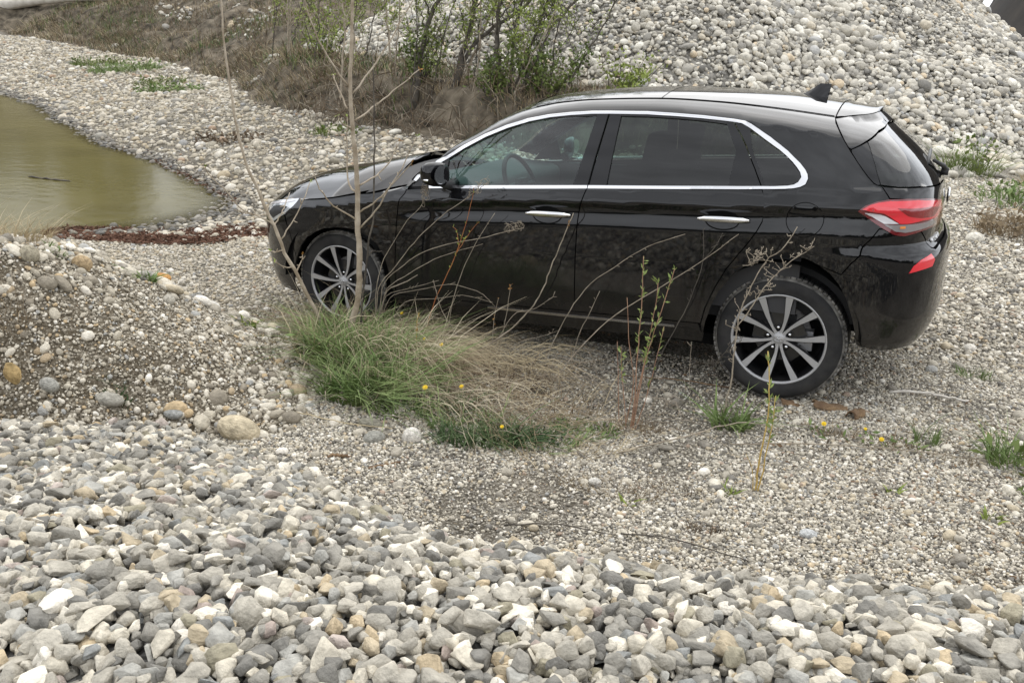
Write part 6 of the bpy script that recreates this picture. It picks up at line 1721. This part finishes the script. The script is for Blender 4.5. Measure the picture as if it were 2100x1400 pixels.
small_plant(.40, -2.38, .04, .04, 26, .06, m_green, 'small fresh green sprig on the crest of the earth mound', 74, .014, spread=1.5)
small_plant(.52, -2.00, .05, .045, 34, .085, m_green, 'bright green leafy sprig beside the orange stone', 75, .018, spread=1.5)
small_plant(.88, -1.66, .06, .04, 22, .07, m_leafy, 'yellow green seedling on the right slope of the mound', 76, .016)
small_plant(1.02, -2.62, .06, .04, 60, .05, m_green2, 'dark mossy sprig at the foot of the mound', 77, .007)
small_plant(.12, -2.42, .20, .16, 420, .17, m_dry, 'dry pale grass clump on the left end of the mound', 78, .0035, lean=(.35, 0, 0))
small_plant(.55, -2.75, .12, .06, 70, .16, m_dry2, 'dark dry roots hanging over the left end of the mound', 79, .003, lean=(.3, -.3, -.5))
small_plant(3.35, -1.95, .10, .05, 120, .05, m_brown, 'dead brown moss patch on the gravel left of the yellow shoot', 80, .004)
small_plant(3.10, -2.05, .22, .08, 260, .07, m_dry2, 'thin dead grass patch on the gravel before the heap', 81, .0028)
small_plant(3.52, -2.22, .07, .05, 140, .05, m_brown, 'dark brown dead clump at the edge of the heap', 82, .004)

# fallen sticks, bark and long dead stems
def fallen(pts, rad, mat, label, seed, name='stick', cat='stick', lift=.004):
    pts = np.array([(x, y, float(top_h(np.array([x]), np.array([y]))[0])+lift+dz) for x, y, dz in pts])
    o = MB(); o.tube(wob(pts, 16, rad*.5, seed), np.linspace(rad, rad*.6, 16), 6)
    return tag(o.build(name, mat, None), label, cat)
fallen([(4.05, -.44, .005), (4.2, -.41, .02), (4.42, -.40, .005)], .008, m_wood, 'pale fallen stick on the gravel behind the rear wheel', 1)
fallen([(3.02, -1.72, .01), (3.25, -1.52, .05), (3.48, -1.28, .06), (3.62, -1.2, .01)], .004, m_stalk, 'long dead stem lying from the willow clump to the yellow shoot', 2)
fallen([(3.45, -1.42, .01), (3.8, -1.32, .03), (4.25, -1.2, .02), (4.5, -1.15, .01)], .003, m_stalk, 'thin dead stem lying across the gravel towards the dark plant', 3)
fallen([(2.85, -2.50, .02), (3.05, -2.42, .03), (3.25, -2.38, .01)], .003, m_barkd, 'dark twig lying along the heap edge, left of two', 4)
fallen([(3.25, -2.36, .01), (3.45, -2.35, .03), (3.7, -2.36, .01)], .003, m_barkd, 'dark twig lying along the heap edge, right of two', 5)
fallen([(1.62, -2.16, .02), (1.85, -2.12, .03), (2.05, -2.02, .02)], .003, m_dry, 'straw stem lying above the cream boulder', 6)
fallen([(2.15, -2.35, .0), (2.2, -2.28, .005), (2.24, -2.22, .0)], .006, m_chip, 'reddish bark stick on the fine gravel', 7)
fallen([(1.95, -2.36, .0), (2.0, -2.33, .006), (2.03, -2.31, .0)], .009, m_chip, 'small reddish bark piece left of the bark stick', 8)
fallen([(3.3, -.75, .01), (3.0, -.8, .02), (2.75, -.85, .01)], .004, m_chip, 'brown twig lying beside the rear wheel', 9)
def bark(x, y, d, label, seed, spin):
    bm = bmesh.new(); bmesh.ops.create_grid(bm, x_segments=7, y_segments=4, size=.5)
    r2 = np.random.default_rng(seed)
    for v in bm.verts:
        v.co = Vector((v.co.x*d[0]+r2.normal(0, .006), v.co.y*d[1]+r2.normal(0, .005), d[2]*(1-(2*v.co.y)**2)+r2.normal(0, .004)))
    bmesh.ops.solidify(bm, geom=list(bm.faces), thickness=.008)
    me = bpy.data.meshes.new('bark_piece'); bm.to_mesh(me); bm.free()
    o = link('bark_piece', me, None, [m_chip]); o.location = on_top(x, y, .012); o.rotation_euler = (.1, .1, spin); tag(o, label, 'bark')
bark(3.80, -.80, (.16, .07, .02), 'brown curled bark piece lying beside the rear tyre', 1, .4)
bark(3.92, -.86, (.10, .06, .03), 'darker bark piece right of the curled one', 2, 1.2)
bark(3.62, -.84, (.10, .03, .01), 'thin bark strip left of the curled piece', 3, .1)

# pale log at the top left, drift stick on the pond
lg = MB(); lp = np.array([(-27, 15.2), (-24.2, 16.2), (-21.6, 16.55)]); lz = ground_h(lp[:, 0], lp[:, 1])
lg.tube(wob(np.column_stack([lp, lz+[.55, .30, .16]]), 14, .01, 3), np.linspace(.26, .10, 14), 9)
tag(lg.build('log', m_wood, None), 'pale weathered log lying on the far bank at the top left', 'log')
fl_ = MB(); fl_.tube(wob([(-5.75, 1.85, WATER+.004), (-5.5, 1.92, WATER+.008), (-5.25, 2.02, WATER+.003)], 10, .004, 4), .012, 6)
tag(fl_.build('stick', m_barkd, None), 'short dark stick floating on the pond', 'stick')

# twigs, dead leaves and bits of bark strewn over the gravel
r_ = np.random.default_rng(404)
tw = MB()
x = r_.uniform(.3, 5.2, 2600); y = r_.uniform(-2.7, .2, 2600)
k = free_ground(x, y) & gview(x, y) & (vnoise(x, y, .8, 81)+.5*vnoise(x, y, .3, 82) > .02)
x, y = x[k][:620], y[k][:620]; z = ground_h(x, y)
for a, b_, c_ in zip(x, y, z):
    t_ = r_.uniform(0, 6.28); L_ = r_.uniform(.02, .10)
    d = np.array([math.cos(t_), math.sin(t_), 0])*L_
    p0 = np.array([a, b_, c_+.008])
    tw.tube([p0, p0+d*.5+r_.normal(0, .006, 3)+np.array([0, 0, .006]), p0+d], [.0017, .0014, .0008], 4)
o = tw.build('twig_litter', m_brown, None); o['kind'] = 'stuff'
x = r_.uniform(.3, 5.2, 2600); y = r_.uniform(-2.7, .2, 2600)
k = free_ground(x, y) & gview(x, y) & (vnoise(x, y, .8, 81)+.5*vnoise(x, y, .3, 82) > -.02)
x, y = x[k][:700], y[k][:700]
d = r_.normal(0, 1, (len(x), 3)); d[:, 2] *= .1
blade_obj('leaf_litter', [(*leaf_cloud(np.stack([x, y, ground_h(x, y)+.009], 1), d*3, .026, 5, .45), 0)], [m_chip], None, 'stuff')

# ---- the bank across: hanging dead grass, brush, weeds
def bank_roots(n, seed, d0, d1, a0=0, a1=60):
    r2 = np.random.default_rng(seed)
    x = r2.uniform(-27, 2.4, n*5); y = r2.uniform(5, 19, n*5)
    d, al, L_ = foot_dist(x, y)
    k = (d > d0) & (d < d1) & (al > a0) & (al < a1) & gview(x, y, .3)
    x, y = x[k][:n], y[k][:n]
    return x, y, r2
def bank_grass(name, n, seed, d0, d1, hgt, mats, lean, width=.012, thin=None, a0=0, a1=60, kind='stuff'):
    x, y, r2 = bank_roots(n, seed, d0, d1, a0, a1)
    if thin is not None:
        k = thin(x, y); x, y = x[k], y[k]
    h = hgt*np.clip(r2.normal(1, .35, len(x)), .3, 2)
    N = hnormal(ground_h, x, y, .15)
    Ln = (N*np.array([1, 1, 0])*lean+r2.normal(0, .35, (len(x), 3)))*h[:, None]; Ln[:, 2] = -np.abs(Ln[:, 2])
    V, Q, T = blades(np.stack([x, y, ground_h(x, y)-.02], 1), h, Ln, width*r2.uniform(.6, 1.4, len(x)), .8, 3, seed)
    pid = r2.integers(0, len(mats), len(x))
    m7 = 7
    parts = []
    for k in range(len(mats)):
        sel = np.where(pid == k)[0]
        if not len(sel): continue
        Vk = V.reshape(-1, m7, 3)[sel].reshape(-1, 3); nb_ = len(sel); b = (np.arange(nb_)*m7)[:, None]
        Qk = np.concatenate([b+np.array([[2*j, 2*j+1, 2*j+3, 2*j+2]]) for j in range(2)], 0); Tk = b+np.array([[4, 5, 6]])
        parts.append((Vk, Qk, Tk, k))
    return blade_obj(name, parts, mats, None, kind)
thin1 = lambda x, y: vnoise(x, y, .8, 51)+.5*vnoise(x, y, .3, 52) > -.04
bank_grass('bank_grass', 30000, 301, -.05, 1.2, .30, [m_dry2, m_brown, m_dry, m_dry2, m_pale, m_green2], 1.1, .013, thin1)
bank_grass('bank_top_grass', 22000, 302, .6, 3.2, .22, [m_dry, m_dry2, m_brown], .3, .012, lambda x, y: vnoise(x, y, .9, 53)+.5*vnoise(x, y, .35, 54) > .03)
bank_grass('hanging_straw', 5200, 306, .05, 1.1, .42, [m_dry, m_pale, m_dry2], 1.25, .012, lambda x, y: vnoise(x, y, .7, 63)+.4*vnoise(x, y, .25, 64) > .08)
bank_grass('green_bank_grass', 9000, 303, .5, 2.4, .34, [m_green, m_green2, m_leafd], .1, .013, lambda x, y: vnoise(x, y, 1.3, 55)+.4*vnoise(x, y, .4, 56) > .03)
bank_grass('slope_grass', 30000, 304, .1, 8.5, .24, [m_brown, m_dry2, m_green2, m_dry2], .4, .016, lambda x, y: vnoise(x, y, 1.2, 57)+.5*vnoise(x, y, .5, 58) > .04, 0, 20)
# tangled dead brush hanging in front of the bank
def brush(name, n, seed, cx0, cx1, d0, d1, ln_, mat, hang=.3):
    r2 = np.random.default_rng(seed)
    x, y, _ = bank_roots(n*6, seed, d0, d1)
    k = (x > cx0) & (x < cx1); x, y = x[k][:n], y[k][:n]
    t = MB()
    for a, b in zip(x, y):
        z = float(ground_h(np.array([a]), np.array([b]))[0])
        p0 = np.array([a, b, z+r2.uniform(0, .25)])
        d = np.array([r2.normal(0, .5), r2.normal(-.35, .35), r2.normal(.1, .45)])*ln_*r2.uniform(.4, 1.4)
        p1 = p0+d*.5+r2.normal(0, .05, 3)+np.array([0, 0, .08]); p2 = p0+d+np.array([0, 0, -hang*r2.uniform(0, 1)*ln_])
        t.tube([p0, p1, p2], [.0065, .005, .003], 3, cap=False)
    o = t.build(name, mat, None); o['kind'] = 'stuff'; return o
brush('dead_brush', 650, 311, -5.6, -.4, -.35, .9, .6, m_brown)
brush('pale_brush', 330, 312, -5.2, -.6, -.3, .8, .5, m_stalk)
brush('left_brush', 320, 313, -20, -8, -.2, 2.2, .6, m_brown)
# low green weeds on the beach and at the bank's foot
def weeds(cx, cy, rx, ry, n, h, mat, label, seed, cat='weeds', name='weed_patch', width=.02):
    o = empty(name, (0, 0, 0)); tag(o, label, cat)
    blade_obj('blades', [(*tuft(cx, cy, rx, ry, n, h, (0, 0, 0), width, seed, .3, 1.6, ground_h), 0)], [mat], o)
    xx, yy = scatter_disc(n//2, cx, cy, rx, ry, seed+1, .3)
    Pq = np.stack([xx, yy, ground_h(xx, yy)+np.random.default_rng(seed).uniform(.01, h, n//2)], 1)
    blade_obj('leaves', [(*leaf_cloud(Pq, np.random.default_rng(seed).normal(0, 1, (n//2, 3))+np.array([0, 0, .5]), .075, seed, .5), 0)], [mat], o)
    rebase(o, (cx, cy, float(ground_h(np.array([cx]), np.array([cy]))[0])))
weeds(-10.3, 8.35, .75, .32, 420, .10, m_green, 'flat green weed patch on the pebble beach, nearest the water', 401)
weeds(-13.8, 10.3, .9, .5, 420, .22, m_green, 'green weed patch at the foot of the far bank', 402)
weeds(-15.2, 10.7, .7, .4, 260, .20, m_leafd, 'dark green weed patch left of the one at the bank foot', 403)
weeds(-11.2, 9.0, .6, .35, 200, .15, m_leafd, 'small green weed patch above the flat one on the beach', 404)
weeds(-5.4, 4.88, .55, .3, 300, .08, m_brown, 'brown dead weed patch on the pebble beach', 405)
weeds(-4.0, 5.6, .4, .25, 160, .10, m_leafd, 'olive weed patch below the dead brush', 406)
weeds(4.55, 7.6, .30, .5, 200, .5, m_leafd, 'tall loose weed bush at the foot of the cobble hill right of the rear window', 407, width=.012)
weeds(5.15, 5.6, .55, .7, 330, .2, m_green, 'low green weeds on the bank right of the tail lamp', 408, width=.014)
weeds(4.95, 4.1, .4, .5, 500, .16, m_dry2, 'dry weeds on the earth edge right of the bumper', 409, width=.010)
weeds(5.6, 6.8, .5, .5, 350, .22, m_dry, 'pale dry grass at the right edge below the cobble hill', 410, width=.010)
# reddish plant litter at the water's edge
def litter(cx, cy, rx, ry, n, seed, rot=0.0):
    x, y = scatter_disc(n, cx, cy, rx, ry, seed, rot, .6)
    r2 = np.random.default_rng(seed)
    Pq = np.stack([x, y, np.maximum(ground_h(x, y), WATER)+r2.uniform(.004, .026, n)], 1)
    d = r2.normal(0, 1, (n, 3)); d[:, 2] *= .03
    o = blade_obj('plant_litter', [(*leaf_cloud(Pq, d*3, .04, seed, .35), 0)], [m_litter], None, 'stuff')
m_litter = noisy('red_litter', (.085, .045, .031), (.165, .092, .062), 9, .9, spec=.1)
litter(-2.5, .62, .95, .42, 8200, 421, .35)
litter(-1.75, 1.45, .8, .40, 5600, 422, .55)
litter(-4.6, 3.3, 2.0, .10, 420, 423, -.45)

# ---- young trees and shrubs behind the car
def young_tree(px, r0, label, seed, leaves=500, mat=m_barkd, extra_h=1.6, lsize=.045, nb=11, low=.15, lm=None, cat='tree', name='young_tree'):
    """px: points of the trunk; grows on past the last one"""
    p_ = np.array(px, float)
    p_[0, 2] = float(ground_h(p_[0:1, 0], p_[0:1, 1])[0])-.05
    d = p_[-1]-p_[-2]; d /= np.linalg.norm(d)
    p_ = np.concatenate([p_, [p_[-1]+d*extra_h*.5+np.array([0, 0, .1]), p_[-1]+d*extra_h*.9+np.array([.05, 0, .4])]])
    base = p_[0].copy(); o = empty(name, base); tag(o, label, cat)
    r2 = np.random.default_rng(seed)
    c = wob(p_, 26, .012, seed)-base
    t = MB(); t.tube(c, np.linspace(r0, r0*.3, 26), 7); t.build('trunk', mat, o)
    ends = []
    for k in range(nb):
        tt = low+.8*(k+r2.uniform(0, .8))/nb
        q0 = along(c, np.array([tt]))[0]; a = r2.uniform(0, 6.28); ln_ = r2.uniform(.45, 1.05)*(1-.4*tt)
        dv = np.array([math.cos(a)*.55, math.sin(a)*.55, r2.uniform(.55, 1.1)])*ln_
        b = wob([q0, q0+dv*.5+np.array([0, 0, -.05]), q0+dv], 9, .012, seed+k)
        m_ = MB(); m_.tube(b, np.linspace(r0*.33, .004, 9), 5)
        for kk in range(4):
            s0 = along(b, np.array([r2.uniform(.3, .95)]))[0]; d2 = r2.normal(0, .13, 3)+np.array([0, 0, .14])
            m_.tube([s0, s0+d2*.5, s0+d2], [.005, .004, .002], 4); ends.append(np.array([s0, s0+d2]))
        m_.build('branch', mat, o)
        ends.append(b)
    if leaves:
        P_ = np.concatenate([along(e, r2.uniform(.25, 1, max(2, int(3.2*leaves)//len(ends)))) for e in ends]); P_ = P_+r2.normal(0, .035, P_.shape)
        blade_obj('foliage', [(*leaf_cloud(P_, np.repeat(np.array([[0, 0, .3]]), len(P_), 0), lsize, seed, .55), 0)], [lm or m_leafy], o)
    return o
for k, (pts, r0, lv, lab, mt) in enumerate(STEMS['trees']):
    young_tree(pts, r0, lab, 600+k, lv, {'d': m_barkd, 'p': m_stalk}[mt])
r_ = np.random.default_rng(88)
THIN = ['left of the thick leaning trunk', 'between the two thick left trunks', 'close behind the forked trunk', 'between the forked trunk and the straight dark one', 'right beside the straight dark trunk',
        'behind the bent trunk at the car roof', 'just left of the bent trunk', 'low behind the windscreen pillar', 'at the edge of the bank left of the forked trunk', 'near the slim trunk behind the sapling']
THIN += ['%s on the bank left of the tree group' % q for q in ('farthest left, bare,', 'second from the left', 'before the loose thin shrub', 'behind the loose thin shrub', 'leaning over the grass', 'nearest the pale sapling', 'just right of the pale sapling', 'tallest')]
for k, (x, y) in enumerate([(-3.9, 7.0), (-3.1, 6.8), (-2.6, 7.3), (-2.25, 6.75), (-1.72, 6.95), (-1.2, 7.0), (-1.55, 6.5), (-.9, 6.7), (-3.3, 6.6), (-5.0, 7.4), (-8.4, 9.3), (-7.7, 9.0), (-7.1, 8.3), (-6.5, 8.9), (-6.2, 7.9), (-5.7, 7.5), (-5.2, 7.9), (-5.9, 8.5)]):
    lx = r_.uniform(-.15, .65)
    h = r_.uniform(1.6, 2.6)
    young_tree([(x, y, 0), (x+lx*.35, y+.05, .9+h*.35), (x+lx, y+.1, .9+h*.8)], r_.uniform(.010, .016), 'thin stem '+THIN[k], 650+k, 170, m_barkd if k % 3 else m_stalk, 1.0, .042, 8)
def shrub(x, y, rx, ry, h, n, mat, label, seed, size=.06, stems=14):
    z = float(ground_h(np.array([x]), np.array([y]))[0])
    o = empty('shrub', (x, y, z)); tag(o, label, 'shrub')
    r2 = np.random.default_rng(seed); t = MB(); P_ = []
    for k in range(stems):
        a = r2.uniform(0, 6.28); q = r2.uniform(.2, 1)
        e = np.array([rx*q*math.cos(a), ry*q*math.sin(a), h*r2.uniform(.55, 1.1)])
        b = wob([(e[0]*.2, e[1]*.2, -.03), e*np.array([.6, .6, .5]), e], 8, .02, seed+k)
        t.tube(b, np.linspace(.010, .003, 8), 4); P_.append(along(b, r2.uniform(.15, 1, n//stems))+r2.normal(0, .07, (n//stems, 3)))
    t.build('stems', m_barkd, o)
    P_ = np.concatenate(P_)
    blade_obj('foliage', [(*leaf_cloud(P_, r2.normal(0, 1, P_.shape)+np.array([0, 0, .4]), size, seed, .6), 0)], [mat], o)
shrub(-1.15, 6.75, .75, .5, .85, 1700, m_leafd, 'leafy green shrub at the tree bases just left of the car roof', 501)
shrub(-1.9, 6.55, .5, .4, .55, 800, m_leafd, 'low leafy shrub left of the dark trunk', 502)
shrub(-3.5, 7.1, .55, .4, .9, 900, m_leafd, 'loose green shrub between the two thick left trunks', 503)
shrub(-6.6, 8.6, .9, .5, 1.1, 700, m_leafy, 'thin green shrub on the bank left of the trunks', 504)
shrub(-.2, 7.3, .7, .5, .6, 700, m_leafy, 'yellow green shrub on the bank above the windscreen', 505)

# woods that stand round the pit, seen mirrored in the paint and the water
def far_woods():
    r2 = np.random.default_rng(777)
    V, Q, off, n = [], [], 0, 0
    for k in range(190):
        a = r2.uniform(R(95), R(345)); D = r2.uniform(44, 60)      # azimuth from +Y towards +X; open towards the cobble hill
        x, y = 2+D*math.sin(a), -2+D*math.cos(a)
        h = r2.uniform(7, 12) if a > R(255) else r2.uniform(2.5, 5)
        nl = 150
        u = r2.normal(0, 1, (nl, 3)); u /= np.linalg.norm(u, axis=1, keepdims=True); u *= r2.uniform(.35, 1, (nl, 1))
        P_ = np.array([x, y, h*.52])+u*np.array([2.3, 2.3, h*.5])
        v, q, _ = leaf_cloud(P_, r2.normal(0, 1, (nl, 3)), 1.25, k, .8)
        V.append(v); Q.append(q+off); off += len(v)
    return blade_obj('far_woods', [(np.concatenate(V), np.concatenate(Q), np.zeros((0, 3), int), 0)], [m_woods], None, 'stuff')
m_woods = noisy('woods', (.025, .032, .014), (.06, .065, .028), .4, .9, spec=.1)
far_woods()
